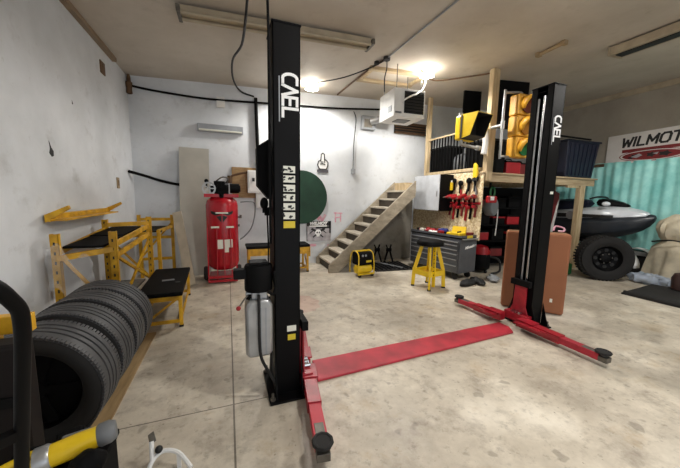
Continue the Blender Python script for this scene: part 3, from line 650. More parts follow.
# ------------------------------------------------------------------ stool and tool chest
stl = thing('shop_stool', (3.27, 4.17, 0), 'yellow framed shop stool with round black seat in front of tool chest', 'stool', R(12))
st = G().lathe([(.02, .735), (.19, .735), (.225, .75), (.23, .80), (.215, .825), (.16, .84), (.001, .842)], n=36).build('seat', 'black', stl, smooth=True)
for k in range(4):
    a = PI/4+k*PI/2; ca, sa = math.cos(a), math.sin(a)
    lg = G().bar((ca*.13, sa*.13, .735), (ca*.245, sa*.245, .30), .06, .03, up=(-sa, ca, 0)).bar((ca*.245, sa*.245, .31), (ca*.26, sa*.26, .02), .06, .035, up=(-sa, ca, 0)).build('leg', 'yellow2', stl, .003)
    G().box((ca*.26, sa*.26, .012), (.06, .06, .024), (0, 0, a)).build('foot', 'rubberdk', lg, .004)
    b_ = a+PI/2; cb_, sb_ = math.cos(b_), math.sin(b_)
    G().bar((ca*.246, sa*.246, .27), (cb_*.246, sb_*.246, .27), .025, .09).build('ring_rail', 'yellow2', stl, .003)
ld = G().bar((-.03, -.13, .73), (-.10, -.2, .06), .06, .02, up=(1, 0, 0)).build('notched_strut', 'yellow2', stl)
for k in range(7): 
    t_ = .1+k*.1; G().bar((-.055-.07*t_, -.142-.07*t_, .73-.67*t_), (-.03-.07*t_, -.142-.07*t_, .73-.67*t_), .006, .02).build('notch', 'ink', ld)
G().box((0, 0, .25), (.33, .33, .015), (0, 0, 0)).build('tool_tray', 'yellow', stl)

tc = thing('tool_chest', (4.17, 4.95, 0), 'dark grey rolling tool chest with drawers below the loft', 'tool chest', R(9))
CW, CL = .48, 1.30
G().box((0, 0, .47), (CW, CL, .66)).build('body', 'grey', tc, .008)
G().box((0, 0, .815), (CW+.02, CL+.02, .035)).build('worktop', 'blackmatte', tc, .006)
G().box((-CW/2-.005, 0, .845), (.012, CL+.02, .04)).box((0, -CL/2-.005, .845), (CW+.02, .012, .04)).box((CW/2+.005, 0, .845), (.012, CL+.02, .04)).build('rim', 'grey', tc)
zz = .74
for rowi, hgt in enumerate((.07, .085, .085, .10, .12, .15)):
    zz -= 0 if rowi == 0 else 0
    zc = zz-hgt/2+.02
    for j, (y0, ln) in enumerate(((-.32, .60), (.31, .63)) if rowi else ((0, 1.26),)):
        d = G().box((-CW/2-.010, y0, zc), (.02, ln, hgt-.012)).build('drawer', 'grey', tc, .003)
        G().box((-CW/2-.030, y0, zc+hgt/2-.022), (.022, ln-.04, .016)).build('handle', 'alu', d, .003)
    zz -= hgt
G().bar((-.2, -CL/2-.05, .80), (.2, -CL/2-.05, .80), .022, .022).bar((-.2, -CL/2, .80), (-.2, -CL/2-.05, .80), .022, .022).bar((.2, -CL/2, .80), (.2, -CL/2-.05, .80), .022, .022).build('push_handle', 'alu', tc, .004)
G().box((.0, -CL/2-.016, .838), (.16, .006, .05)).build('yellow_sticker', 'ylabel', tc)
text('Milwaukee', .075, 'letter', 'side_lettering', tc, (-.1, -CL/2-.004, .60), (1, 0, .15), (-.1, 0, 1), .001, .003, .3)
for x in (-.18, .18):
    for y in (-.53, .53):
        G().cyl((x-.02, y, .06), (x+.02, y, .06), .06, n=20).box((x, y, .12), (.07, .08, .03)).build('caster', 'rubberdk', tc, .003)

def on_chest(lx, ly, z=.833):
    a = R(9); return (4.17+lx*math.cos(a)-ly*math.sin(a), 4.95+lx*math.sin(a)+ly*math.cos(a), z)
t = thing('tool_case', on_chest(0, -.36), 'bright yellow open tool case on the near end of the tool chest', 'case', R(20))
G().box((0, 0, .03), (.26, .3, .06)).build('case_body', 'yellow2', t, .012)
G().box((.10, 0, .11), (.03, .29, .13), (0, .3, 0)).build('lid', 'yellow2', t, .01)
for k in range(5): G().cyl((-.08+.03*k, -.06, .06), (-.08+.03*k, -.06, .085), .012, n=10).build('bit', 'ink', t)
o = G().ball(on_chest(.05, .0, .885), (.11, .10, .05), 18, 10, lambda p: 1+.25*math.sin(7*p.x+3)*math.cos(6*p.y)).build('cloth', 'blue', smooth=True); tag(o, 'crumpled dark blue cloth on the tool chest beside yellow case', 'cloth')
o = G().ball(on_chest(-.1, .14, .86), (.10, .12, .026), 18, 10, lambda p: 1+.25*math.sin(6*p.x+1)*math.cos(8*p.y)).build('paper_towel', 'white', smooth=True); tag(o, 'crumpled white towel at the front edge of tool chest', 'towel')
def drill(name, m, label, group=None, loc=(0, 0, 0), rz=0):
    t = thing(name, loc, label, 'power tool', rz, group)
    G().cyl((-.09, 0, 0), (.07, 0, 0), .034).cyl((.07, 0, 0), (.12, 0, 0), .024, .016).build('body', m, t, smooth=True)
    G().cyl((.12, 0, 0), (.15, 0, 0), .014).build('chuck', 'steel', t, smooth=True)
    G().bar((-.045, 0, -.02), (-.065, 0, -.14), .036, .044, up=(1, 0, 0)).build('grip', 'blackmatte', t, .01)
    G().box((-.055, 0, -.165), (.10, .06, .05)).build('battery', m, t, .008)
    return t
dr = drill('cordless_drill', 'redplastic', 'red cordless drill lying on far end of tool chest', None, on_chest(.02, .42, .87)); dr.rotation_euler = (R(90), 0, R(60))
d2 = copy_tree(dr); d2.location = on_chest(-.05, .27, .87); d2.rotation_euler = (R(90), 0, R(150)); d2['label'] = 'red cordless drill lying near the middle of tool chest'
for i, (lx, ly, m_, la) in enumerate(((-.16, -.1, 'redplastic', 'small bright red parts box at the front edge of chest top near blue cloth'), (-.15, .40, 'label', 'small white parts box at the front edge of chest top'), (.08, .30, 'maroon', 'small dark red parts box at the middle of chest top behind drill'), (.15, .52, 'redplastic', 'small red parts box at the far back corner of chest top'), (-.12, .53, 'ink', 'small black parts box at the far front corner of chest top'), (.16, .22, 'orange', 'small orange parts box at the middle back of chest top'), (.15, -.55, 'maroon', 'small dark red parts box at the near back corner of chest top'))):
    o = G().box((0, 0, .03), (.10, .09, .06)).box((0, 0, .065), (.104, .094, .012)).build('parts_box', m_, bevel=.004); o.location = on_chest(lx, ly); o.rotation_euler = (0, 0, .3*i); tag(o, la, 'box')

# ------------------------------------------------------------------ loft
lf = thing('loft_platform', (4.5, 4.3, 0), 'timber loft platform on posts spanning the back right of the garage', 'loft')
def lp(x, y, z): return (x-4.5, y-4.3, z)
G().box(lp(6.15, 5.42, 2.05), (3.30, 2.14, .03)).build('deck', 'timberX', lf)
G().box(lp(6.15, 4.33, 1.965), (3.34, .05, .15)).box(lp(6.15, 4.31, 2.045), (3.4, .09, .03)).build('front_beam', 'timberX', lf, .003)
G().box(lp(4.53, 5.42, 1.962), (.05, 2.14, .14)).build('side_beam', 'timber', lf, .003)
for k in range(6): G().box(lp(4.9+k*.52, 5.42, 1.96), (.045, 2.08, .14)).build('joist', 'timber', lf)
G().box(lp(7.45, 4.36, .945), (.17, .10, 1.89)).build('post', 'timber', lf, .004)
G().box(lp(7.12, 4.34, 1.865), (.36, .05, .05)).build('cleat', 'timber', lf)
G().box(lp(4.585, 4.30, (1.90+cz(4.58))/2), (.15, .10, cz(4.58)-1.905)).build('tall_post', 'timber', lf, .004)
G().box(lp(4.50, 6.02, (2.06+cz(4.5))/2), (.09, .09, cz(4.5)-2.07)).build('rear_post', 'timber', lf, .004)
G().box(lp(4.50, 5.2, 2.12), (.09, 1.6, .06)).box(lp(4.50, 5.2, 2.9), (.05, 1.6, .03)).build('side_rail', 'timber', lf)
for k in range(16): G().box(lp(4.50, 4.5+k*.092, 2.52), (.022, .022, .75)).build('baluster', 'blackmatte', lf)
G().box(lp(6.1, 4.33, 2.9), (2.9, .03, .03)).build('top_rail', 'blackmatte', lf)
ob = G().box((4.485, 5.36, 1.42), (.03, 2.16, 1.31)).build('strand_board', 'osb'); tag(ob, 'pale strand board panel behind the tool chest holding hung tools', 'board')
wc = thing('wall_cabinet', (4.1, 5.04, 1.29), 'grey steel wall cabinet hung over the tool chest', 'cabinet')
G().box((.195, .44, .38), (.34, .88, .76)).build('cabinet_body', 'black', wc, .006)
dd = G().box((.012, .44, .38), (.022, .87, .75)).build('door', 'cabgrey', wc, .006)
G().box((-.006, .06, .36), (.014, .02, .12)).build('handle', 'alu', dd)
ln = ['nearest the tall post', 'second from the tall post', 'third from the tall post', 'fourth from the tall post', 'fifth from the tall post', 'sixth from the tall post']
d0 = drill('cordless_drill', 'redplastic', 'x', 'red tools hanging in a row')
for i in range(6):
    o = d0 if i == 0 else copy_tree(d0)
    o.location = (4.36, 4.36+i*.15, 1.60-.03*(i % 2)); o.rotation_euler = (0, R(8*(i % 3)), R(215-i*14)); o.scale = (1.15, 1.15, 1.15); o['label'] = 'red cordless tool hanging on the strand board, '+ln[i]
hk = thing('tool_rail', (4.46, 4.74, 1.47), 'red rail across the strand board carrying the hung cordless tools', 'rail')
G().box((-.005, 0, 0), (.03, .92, .05)).build('rail_bar', 'redplastic', hk, .005)
for k in range(6): G().box((-.06, -.38+k*.15, .0), (.10, .03, .015)).build('hook', 'redplastic', hk)
for i, (y, z, s, la) in enumerate(((4.42, 1.86, 1.5, 'black impact tool hanging high on strand board next to tall post'), (4.58, 1.84, 1.3, 'black hand tool second from post in the upper row of the board'), (4.80, 1.80, 1.3, 'black hand tool third from post in the upper row of the board'), (4.98, 1.86, 1.2, 'black hand tool nearest the grey cabinet in the upper row'))):
    t = thing('hand_tool', (4.43, y, z), la, 'hand tool')
    G().ball((0, 0, .05*s), (.035, .05*s, .045*s)).box((0, .0, -.04*s), (.035, .04, .14*s)).build('tool_head', 'blackmatte', t, .005, True)
    G().bar((0, 0, -.05), (0, .05*(1 if i % 2 else -1), -.15*s), .03, .035).build('handle', ('greymid', 'blackmatte', 'redplastic', 'blackmatte')[i], t, .006)
for i in range(7):
    y = 4.38+i*.115; o = G().bar((4.45, y, 1.38), (4.45, y+.02, 1.20-.04*(i % 3)), .03, .035).ball((4.45, y, 1.39), (.025, .04, .045)).build('hand_tool', ('maroon', 'blackmatte', 'redplastic')[i % 3], smooth=True)
    tag(o, ('dark red', 'black', 'bright red')[i % 3]+' small tool hanging in the lowest board row, '+['nearest the post', 'second from the post', 'third from the post', 'fourth from the post', 'fifth from the post', 'sixth from the post', 'last before the cabinet'][i], 'hand tool', 'small tools in the lowest row')
yg = thing('yellow_glove', (4.44, 4.42, 2.06), 'yellow work glove hooked at the loft edge beside the tall post', 'glove')
G().prism([(0, -.05, -.12), (0, .05, -.12), (0, .06, .04), (0, .05, .16), (0, .02, .18), (0, -.04, .13), (0, -.06, .0)], (-.04, 0, 0)).build('palm', 'yellow2', yg, .015)
G().box((-.02, .0, -.14), (.05, .12, .05)).build('cuff', 'ink', yg, .01)
yb = thing('spray_can', (4.40, 5.02, 1.83), 'small yellow spray can fixed beside the grey wall cabinet', 'can')
G().cyl((0, 0, -.10), (0, 0, .06), .034).build('can', 'yellow2', yb, smooth=True); G().cyl((0, 0, .06), (0, 0, .10), .02).build('nozzle_cap', 'white', yb, smooth=True)
G().box((.06, 0, -.02), (.08, .03, .03)).build('holder', 'ink', yb)

# traffic signals
def signal_head(t, o, n, mats, w=.36, dz=.36, d=.20, m='traffic'):
    for k in range(n):
        z = o[2]-k*dz
        sct = G().box((o[0], o[1], z), (w, d, dz-.012)).build('signal_section', m, t, .02)
        G().lathe([(.135, 0), (.15, .02), (.15, .03), (.13, .035), (.10, .03), (.001, .028)], (o[0], o[1]-d/2, z), (0, -1, 0), 28).build('lens', mats[k], sct, smooth=True)
        hood = G()
        prof = []
        for i in range(25):
            a = R(-35)+R(250)*i/24
            prof.append((math.cos(a), math.sin(a)))
        vs_ = []
        for (c_, s_) in prof:
            L_ = .06+.18*max(0, (s_+.6)/1.6)
            vs_.append([hood.bm.verts.new((o[0]+c_*.155, o[1]-d/2, z+s_*.155)), hood.bm.verts.new((o[0]+c_*.15, o[1]-d/2-L_, z+s_*.15))])
        for A, B in zip(vs_, vs_[1:]): hood.bm.faces.new((A[0], B[0], B[1], A[1]))
        hood.build('visor', m, sct, smooth=True, solid=.008)
ts = thing('traffic_light', (4.92, 3.98, 0), 'amber three-lamp traffic light on bracket beside the tall post', 'traffic light', R(2))
signal_head(ts, (.0, 0, 3.20), 3, ('lensred', 'lensamb', 'lensgrn'))
G().box((0, .07, 2.86), (.30, .08, 1.06)).build('back_shell', 'traffic', ts, .02)
G().tube([(0, .03, 3.40), (0, .04, 3.44), (-.32, .06, 3.40), (-.36, .06, 3.36), (-.36, .06, 2.36), (-.32, .05, 2.32), (.0, .03, 2.34), (0, .02, 2.5)], .022, 10, 3).build('mounting_pipe', 'galv', ts, smooth=True)
G().cyl((-.36, .06, 2.85), (-.36, .34, 2.85), .03).cyl((-.36, .06, 2.78), (-.36, .06, 2.92), .034).build('pipe_clamp', 'galv', ts, smooth=True)
pd = thing('pedestrian_signal', (3.93, 4.16, 2.76), 'yellow crossing signal with deep black hood mounted left of tall post', 'traffic light', R(8))
pd.scale = (.92, .92, .92)
G().box((-.0, .07, 0), (.42, .14, .44)).build('housing', 'yellow2', pd, .03)
G().box((0, -.008, 0), (.40, .016, .42)).build('face', 'ink', pd)
def hoodwall(x, t, m, nm): G().prism([(x, -.016, .215), (x, -.34, .20), (x, -.20, -.17), (x, -.016, -.20)], (t, 0, 0)).build(nm, m, pd)
hoodwall(-.21, .008, 'yellow2', 'hood_side'); hoodwall(-.201, .006, 'ink', 'hood_liner'); hoodwall(.202, .008, 'yellow2', 'hood_side'); hoodwall(.194, .006, 'ink', 'hood_liner')
G().prism([(-.21, -.016, .217), (.21, -.016, .217), (.21, -.34, .202), (-.21, -.34, .202)], (0, 0, .008)).build('hood_top', 'yellow2', pd)
G().prism([(-.195, -.016, .209), (.195, -.016, .209), (.195, -.33, .194), (-.195, -.33, .194)], (0, 0, .006)).build('hood_liner', 'ink', pd)
G().prism([(-.195, -.016, -.20), (.195, -.016, -.20), (.195, -.20, -.168), (-.195, -.20, -.168)], (0, 0, .006)).build('hood_floor', 'ink', pd)
G().box((-.214, -.012, 0), (.012, .03, .42)).build('gasket', 'ink', pd)
G().tube([(-.12, .05, -.21), (-.12, .05, -.27), (-.05, .07, -.29), (.48, .14, -.29)], .03, 10, 3).build('bracket', 'galv', pd, smooth=True)
G().cyl((-.15, .07, .2), (-.15, .07, .27), .04).build('cable_gland', 'galv', pd, smooth=True)
G().cyl((.46, .14, -.29), (.58, .16, -.29), .05).build('clamp', 'galv', pd, smooth=True)
G().tube([(.52, .02, -.42), (.54, .01, -.2), (.53, .03, .0), (.55, .06, .12)], .055, 10, 4).build('cable_wrap', 'white', pd, smooth=True)

# loft storage
bn = thing('storage_bin', (7.48, 4.75, 2.066), 'big dark navy ribbed storage bin on the loft front right corner', 'bin', R(-3))
G().box((0, 0, .40), (.86, .62, .78), taper=(1.18, 1.15)).build('bin_body', 'navy', bn, .02)
for k in range(7): G().bar((-.36+k*.12, -.318, .05), (-.40+k*.134, -.358, .74), .025, .018, up=(0, 1, 0)).build('rib', 'navy', bn)
G().box((0, 0, .80), (1.06, .76, .04)).build('rim', 'navy', bn, .01)
for i, (x, y, z0, z1, sx, la) in enumerate(((5.05, 5.3, 3.2, 3.88, .40, 'black board panel hung under the ceiling left of the tall post'), (5.40, 4.62, 3.0, 3.905, .74, 'wide black board panel hung under the ceiling behind traffic light'))):
    t = thing('board_panel', (x, y, z0), la, 'panel', R(-12))
    G().box((0, 0, (z1-z0)/2), (sx, .05, z1-z0)).build('panel_face', 'blackmatte', t, .006)
    G().box((0, -.028, .06), (sx, .012, .06)).build('cross_strip', 'black', t)
o = G().ball((4.86, 5.22, 2.30), (.24, .20, .235), 22, 14, lambda p: 1+.1*math.sin(6*p.x+2)*math.cos(5*p.z)).build('grey_sack', 'greymid', smooth=True); tag(o, 'lumpy grey sack behind the black balusters of the loft', 'sack')
for i, (x, y, la) in enumerate(((4.82, 5.72, 'black lidded tub in the loft behind the rear balusters'), (4.95, 4.72, 'black lidded tub in the loft just behind the tall post'))):
    t = thing('storage_tub', (x, y, 2.066), la, 'bin')
    G().box((0, 0, .31), (.42, .56, .62), taper=(1.08, 1.08)).build('tub_body', 'blackmatte', t, .02); G().box((0, 0, .635), (.48, .64, .03)).build('lid', 'ink', t, .008)
for i, (x, y, m_, la) in enumerate(((5.45, 4.6, 'redplastic', 'red tool case on loft floor nearest the tall post'), (5.95, 4.75, 'maroon', 'dark red tool case on loft floor behind the traffic light'), (6.5, 4.65, 'redplastic', 'red tool case on loft floor left of the navy bin'))):
    t = thing('tool_case', (x, y, 2.066), la, 'case', R(8*i-6)); G().box((0, 0, .12), (.36, .3, .24)).build('case_body', m_, t, .015); G().box((0, 0, .25), (.37, .31, .03)).build('lid', 'blackmatte', t, .008)
    G().tube([(-.07, 0, .265), (-.06, 0, .31), (.06, 0, .31), (.07, 0, .265)], .012).build('handle', 'blackmatte', t)

# below the loft
sh = thing('storage_shelf', (5.75, 5.1, 0), 'black metal shelving with red tool cases in the dark under the loft', 'shelf', R(-14))
for x in (-.55, .55):
    for y in (-.2, .2): G().box((x, y, .85), (.04, .04, 1.7)).build('upright', 'blackmatte', sh)
for z in (.25, .62, .98, 1.36): G().box((0, 0, z), (1.14, .44, .03)).build('shelf_board', 'blackmatte', sh)
G().box((-.1, .215, .92), (1.9, .012, 1.82)).build('shade_sheet', 'blackmatte', sh)  # black sheet added wider than the shelving to darken the space under the loft
a_ = R(-14)
k_ = 0
names = [['left end of the lowest shelf', 'middle of the lowest shelf', 'right end of the lowest shelf'], ['left end of the second shelf', 'middle of the second shelf', 'right end of the second shelf'], ['left end of the third shelf', 'middle of the third shelf', 'right end of the third shelf'], ['left end of the top shelf', 'middle of the top shelf', 'right end of the top shelf']]
for si, z in enumerate((.265, .635, .995, 1.375)):
    for j, lx in enumerate((-.36, 0, .35)):
        m_ = ('blackmatte', 'blackmatte', 'maroon', 'redplastic', 'blackmatte', 'blackmatte', 'blackmatte')[(si*3+j*2) % 7]
        t = thing('tool_case', (5.75+lx*math.cos(a_), 5.1+lx*math.sin(a_), z), {'redplastic': 'red', 'blackmatte': 'black', 'maroon': 'dark red'}[m_]+' tool case under the loft, '+names[si][j], 'case', a_, 'tool cases on the dark shelving')
        hh = .2+.05*((si+j) % 3)
        G().box((0, -.03, hh*.35), (.29, .3, hh*.7)).build('case_body', m_, t, .012); G().box((0, -.03, hh*.78), (.295, .305, hh*.14)).build('lid', 'blackmatte' if (si+j) % 3 else 'redplastic', t, .006)
tbx = thing('hose_reel', (5.02, 4.55, 1.40), 'round grey hose reel hanging under the loft beam', 'hose reel', R(20))
G().lathe([(.03, -.09), (.17, -.08), (.185, -.06), (.185, .06), (.17, .08), (.03, .09)], (0, 0, 0), (0, 1, 0), 32).build('drum', 'greymid', tbx, smooth=True)
G().box((0, .04, .33), (.05, .03, .32)).build('hanger', 'blackmatte', tbx)
G().tube([(.16, -.05, .05), (.21, -.06, -.1), (.2, -.06, -.4), (.17, -.06, -.6)], .012, 8, 5).build('white_hose', 'white', tbx, smooth=True)
G().loop([(.10, -.02), (.115, 0), (.10, .02), (.085, 0)], (-.03, -.02, .30), (0, 1, 0), 28).build('coil', 'greenbr', tbx, smooth=True)
rl = thing('work_light', (4.66, 4.32, 1.55), 'red and white work light clipped to the tall post', 'lamp')
G().box((0, -.09, 0), (.22, .08, .13)).build('housing', 'redplastic', rl, .02); G().box((-.02, -.132, .02), (.09, .01, .07)).build('lens', 'white', rl)
G().box((0, -.055, -.02), (.05, .03, .05)).build('clip', 'ink', rl)
for i, (x, y, rz_, m_, la) in enumerate(((4.02, 4.02, .3, 'ink', 'crumpled black rag on floor under the near end of tool chest'), (4.30, 4.05, 1.2, 'ink', 'black cable bundle on the floor right of the tool chest foot'), (4.75, 4.12, .8, 'greylt', 'grey rag lying on floor right of the black bundle'))):
    o = G().ball((0, 0, .045), (.22, .10, .05), 20, 10, lambda p: 1+.2*math.sin(5*p.x+i)*math.cos(7*p.y)).ball((.05, .02, .075), (.08, .05, .035)).build(('rag', 'cable_bundle', 'rag')[i], m_, smooth=True)
    o.location = (x, y, 0); o.rotation_euler = (0, 0, rz_); tag(o, la.replace('pair-less ', ''), ('rag', 'cable', 'rag')[i])
vc = thing('shop_vacuum', (5.05, 4.75, 0), 'dark shop vacuum with red top beside the tool chest under the loft', 'vacuum')
G().lathe([(.16, .06), (.2, .1), (.2, .36), (.18, .40)], n=28).build('drum', 'blackmatte', vc, smooth=True)
G().lathe([(.19, .40), (.19, .45), (.14, .55), (.05, .58), (.001, .58)], n=28).build('motor_head', 'redplastic', vc, smooth=True)
for k in range(4): G().ball((.17*math.cos(k*PI/2), .17*math.sin(k*PI/2), .035), .035).build('caster', 'ink', vc, smooth=True)
G().tube([(.1, -.17, .35), (.2, -.3, .3), (.2, -.34, .08), (.0, -.32, .03)], .022, 8, 6).build('hose', 'ink', vc, smooth=True)

# ------------------------------------------------------------------ right side
bx = thing('brown_box', (3.93, 2.75, 0), 'tall brown box standing behind the far lift post', 'box', math.atan2(-.57, .48))
G().box((.0, .16, .56), (.745, .30, 1.10)).build('carton', 'card', bx, .03)
G().box((.0, .16, 1.112), (.66, .05, .006)).build('tape_strip', 'tan', bx)
G().box((.22, .008, .20), (.03, .004, .05)).build('tag', 'label', bx)
sbt = thing('spray_bottle', (4.18, 2.89, 1.112), 'white spray bottle with orange trigger on top of the brown box', 'bottle')
G().lathe([(.035, 0), (.04, .01), (.04, .10), (.02, .14), (.015, .16)], n=20).build('bottle_body', 'white', sbt, smooth=True)
G().box((-.012, 0, .175), (.06, .025, .03)).box((-.035, 0, .15), (.01, .02, .05)).build('trigger_head', 'orange', sbt, .004)
cl = G().tube([(4.30, 2.80, 1.13), (4.34, 2.80, 1.19), (4.40, 2.73, 1.17), (4.36, 2.70, 1.13), (4.31, 2.74, 1.13)], .012, 8, 6).build('cord_coil', 'pink', smooth=True); tag(cl, 'loop of pink cord lying on top of the brown box', 'cord')
tr = thing('truck_tyre', (6.98, 3.52, .44), 'big black off-road truck tyre on wheel below the loft corner', 'tyre')
tr.rotation_euler = (0, 0, R(-39))
pr_ = [(.25, -.13), (.29, -.15), (.36, -.165), (.415, -.155), (.438, -.12), (.438, .12), (.415, .155), (.36, .165), (.29, .15), (.25, .13)]
G().loop(pr_, axis=(0, 1, 0), n=64).build('carcass', 'rubberdk', tr, smooth=True)
g = G()
for k in range(44):
    a = 2*PI*k/44
    for s in (-1, 1): g.box((math.cos(a+.03*s)*.432, s*.08, math.sin(a+.03*s)*.432), (.024, .13, .035), (0, -a, s*.3))
g.build('tread_block', 'rubberdk', tr)['kind'] = 'stuff'
rim = G().lathe([(.255, .0), (.262, -.125), (.245, -.13), (.225, -.09), (.20, -.06), (.12, -.055), (.10, -.09), (.07, -.11), (.001, -.11)], axis=(0, 1, 0), n=48).build('wheel_rim', 'black', tr, smooth=True)
for k in range(8):
    a = 2*PI*k/8; G().cyl((math.cos(a)*.165, -.05, math.sin(a)*.165), (math.cos(a)*.165, -.068, math.sin(a)*.165), .034, n=16).build('rim_window', 'ink', rim)
for k in range(6):
    a = 2*PI*k/6+.2; G().cyl((math.cos(a)*.095, -.06, math.sin(a)*.095), (math.cos(a)*.095, -.10, math.sin(a)*.095), .011, n=6).build('lug_nut', 'steel', rim)
# watercraft on its trailer
jt = thing('watercraft', (8.06, 4.62, .66), 'silver and black personal watercraft on trailer in front of the turquoise tarp', 'watercraft', R(-90))
def hull(sec, name, m, parent, cap=True):
    g = G(); rs = []
    for x, pts in sec: rs.append([g.bm.verts.new((x, y*.92, z*1.42)) for y, z in pts])
    return g.skin(rs, cap).build(name, m, parent, smooth=True, subs=1)
def sect(w, z0, z1, zt): return [(-w, z0+.10), (-w*1.05, z1), (-w*.7, zt), (0, zt+.05), (w*.7, zt), (w*1.05, z1), (w, z0+.10), (0, z0)]
hull([(-1.3, sect(.40, .02, .28, .34)), (-.6, sect(.44, -.02, .28, .36)), (.2, sect(.44, -.02, .30, .42)), (.8, sect(.36, .04, .34, .44)), (1.2, sect(.18, .18, .38, .43)), (1.36, sect(.04, .33, .40, .42))], 'lower_hull', mat('dark_grey_gelcoat', '#33383f', .3), jt)
hull([(-1.25, [(-.40, .30), (-.38, .40), (0, .44), (.38, .40), (.40, .30), (0, .28)]), (-.2, [(-.46, .31), (-.42, .44), (0, .50), (.42, .44), (.46, .31), (0, .3)]), (.4, [(-.45, .33), (-.36, .52), (0, .60), (.36, .52), (.45, .33), (0, .32)]), (.9, [(-.34, .37), (-.24, .52), (0, .58), (.24, .52), (.34, .37), (0, .36)]), (1.3, [(-.10, .41), (-.07, .46), (0, .48), (.07, .46), (.10, .41), (0, .40)])], 'upper_deck', 'silver', jt)
hull([(-1.1, [(-.18, .42), (-.18, .62), (.18, .62), (.18, .42)]), (-.4, [(-.22, .44), (-.2, .68), (.2, .68), (.22, .44)]), (.3, [(-.2, .5), (-.16, .69), (.16, .69), (.2, .5)])], 'seat', 'navy', jt)
hull([(.25, [(-.2, .52), (-.12, .70), (.12, .70), (.2, .52)]), (.6, [(-.18, .54), (-.1, .68), (.1, .68), (.18, .54)]), (.95, [(-.1, .54), (-.06, .58), (.06, .58), (.1, .54)])], 'front_cowl', 'black', jt)
G().tube([(.32, -.34, .95), (.36, -.15, .99), (.36, .15, .99), (.32, .34, .95)], .02, 8, 4).build('handlebar', 'ink', jt, smooth=True)
for s in (-1, 1): G().ball((.62, s*.30, .84), (.08, .05, .05)).build('mirror', 'silver', jt, smooth=True)
G().lathe([(.09, 0), (.10, .02), (.07, .035), (.001, .03)], (.02, -.44, .56), (0, -1, 0), 24).build('side_vent', 'greylt', jt, smooth=True)
for s in (-1, 1): G().prism([(-.3, s*.42, .50), (.8, s*.36, .54), (.8, s*.345, .60), (-.3, s*.42, .60)], (0, s*.012, 0)).build('side_stripe', 'ink', jt)
text('WAVE', .07, 'letter', 'side_lettering', jt, (.5, -.44, .36), (1, .1, .05), (0, .05, 1), .001, .003, .3) if False else None
tl = thing('boat_trailer', (8.06, 4.62, 0), 'galvanised boat trailer with white fender carrying the watercraft', 'trailer', R(-90))
for s in (-1, 1): G().bar((-1.35, s*.3, .45), (1.2, s*.22, .45), .06, .08).build('frame_rail', 'galv', tl)
for x in (-1.0, 0, .9): G().bar((x, -.45, .45), (x, .45, .45), .05, .06).build('cross_member', 'galv', tl)
for s in (-1, 1): G().bar((-1.0, s*.2, .62), (.75, s*.2, .66), .07, .07).bar((-.5, s*.2, .45), (-.5, s*.2, .63), .05, .05).bar((.6, s*.2, .45), (.6, s*.2, .65), .05, .05).build('bunk', 'blackmatte', tl)
for s in (-1, 1):
    G().loop([(.12, -.07), (.22, -.08), (.25, -.05), (.25, .05), (.22, .08), (.12, .07)], (1.0, s*.36, .25), (0, 1, 0), 32).cyl((1.0, s*.36-.05, .25), (1.0, s*.36+.05, .25), .13).build('wheel', 'rubberdk', tl, smooth=True)
    fg = G(); rs = []
    for i in range(13):
        a = R(-5)+R(190)*i/12; rs.append([fg.bm.verts.new((1.0+math.cos(a)*.31, s*.36+k*.10, .25+math.sin(a)*.31)) for k in (-1, 1)])
    for A, B in zip(rs, rs[1:]): fg.bm.faces.new((A[0], A[1], B[1], B[0]))
    fg.build('fender', 'white', tl, smooth=True, solid=.012)
G().bar((1.0, -.36, .25), (1.0, .36, .25), .05, .05).bar((1.0, -.2, .25), (1.0, -.2, .45), .06, .06).bar((1.0, .2, .25), (1.0, .2, .45), .06, .06).build('axle', 'galv', tl)
# canvas bundle
def fold(p): return 1+.05*math.sin(11*p.y+4*p.z)*math.cos(7*p.x)+.05*math.sin(19*p.y+3*p.x)*(1-abs(p.z))
cv = thing('canvas_bundle', (8.02, 2.62, 0), 'tan canvas covered bundle beside the watercraft in front of the tarp', 'covered load')
def drape(u, v):
    a = 2*PI*u; k = 1+.07*math.sin(9*a+3*v)*v+.04*math.sin(17*a)*v
    rr = (.06+.36*min(1, v*2.2)**.6+.05*v)*k
    return (math.cos(a)*rr*.95, -.12+math.sin(a)*rr*1.7, .95-.93*v**1.5+.04*math.sin(6*a)*(1-v))
G().sheet(drape, 96, 22).build('lower_canvas', 'canvas', cv, smooth=True)
G().ball((.02, .26, 1.04), (.34, .34, .30), 44, 26, fold).ball((.0, -.28, 1.0), (.38, .40, .26), 44, 26, lambda p: 1+.08*math.sin(9*p.y+1)*math.cos(7*p.x)+.04*math.sin(20*p.y)).build('upper_canvas', 'canvas', cv, smooth=True)
G().tube([(-.33, .52, .80), (-.38, .25, .86), (-.36, .05, .84), (-.42, -.2, .84), (-.36, -.6, .80)], .014, 6, 5).tube([(-.36, .05, .84), (-.33, .02, .98), (-.24, .0, 1.12)], .012, 6, 4).build('tie_strap', 'ink', cv, smooth=True)
pf = G().ball((7.47, 3.0, .10), (.16, .32, .10), 40, 14, lambda p: 1+.2*math.sin(9*p.y+1)*math.cos(7*p.x+2)+.1*math.sin(21*p.y)).build('plastic_sheet', 'bluefilm', smooth=True)
tag(pf, 'crumpled pale blue plastic sheet on floor in front of the canvas bundle', 'plastic sheet')
mm = thing('floor_mat', (6.76, 2.44, 0), 'thick folded black rubber mat lying on the floor at right', 'mat')
G().prism([(-.56, .38, 0), (.52, .48, 0), (.62, -.2, 0), (.0, -.75, 0), (-.52, -.46, 0)], (0, 0, .03)).build('lower_fold', 'rubberdk', mm, .008)
G().prism([(-.48, .33, .03), (.50, .44, .03), (.60, -.18, .03), (.02, -.70, .03), (-.46, -.40, .03)], (0, 0, .035)).build('upper_fold', 'rubberdk', mm, .012)
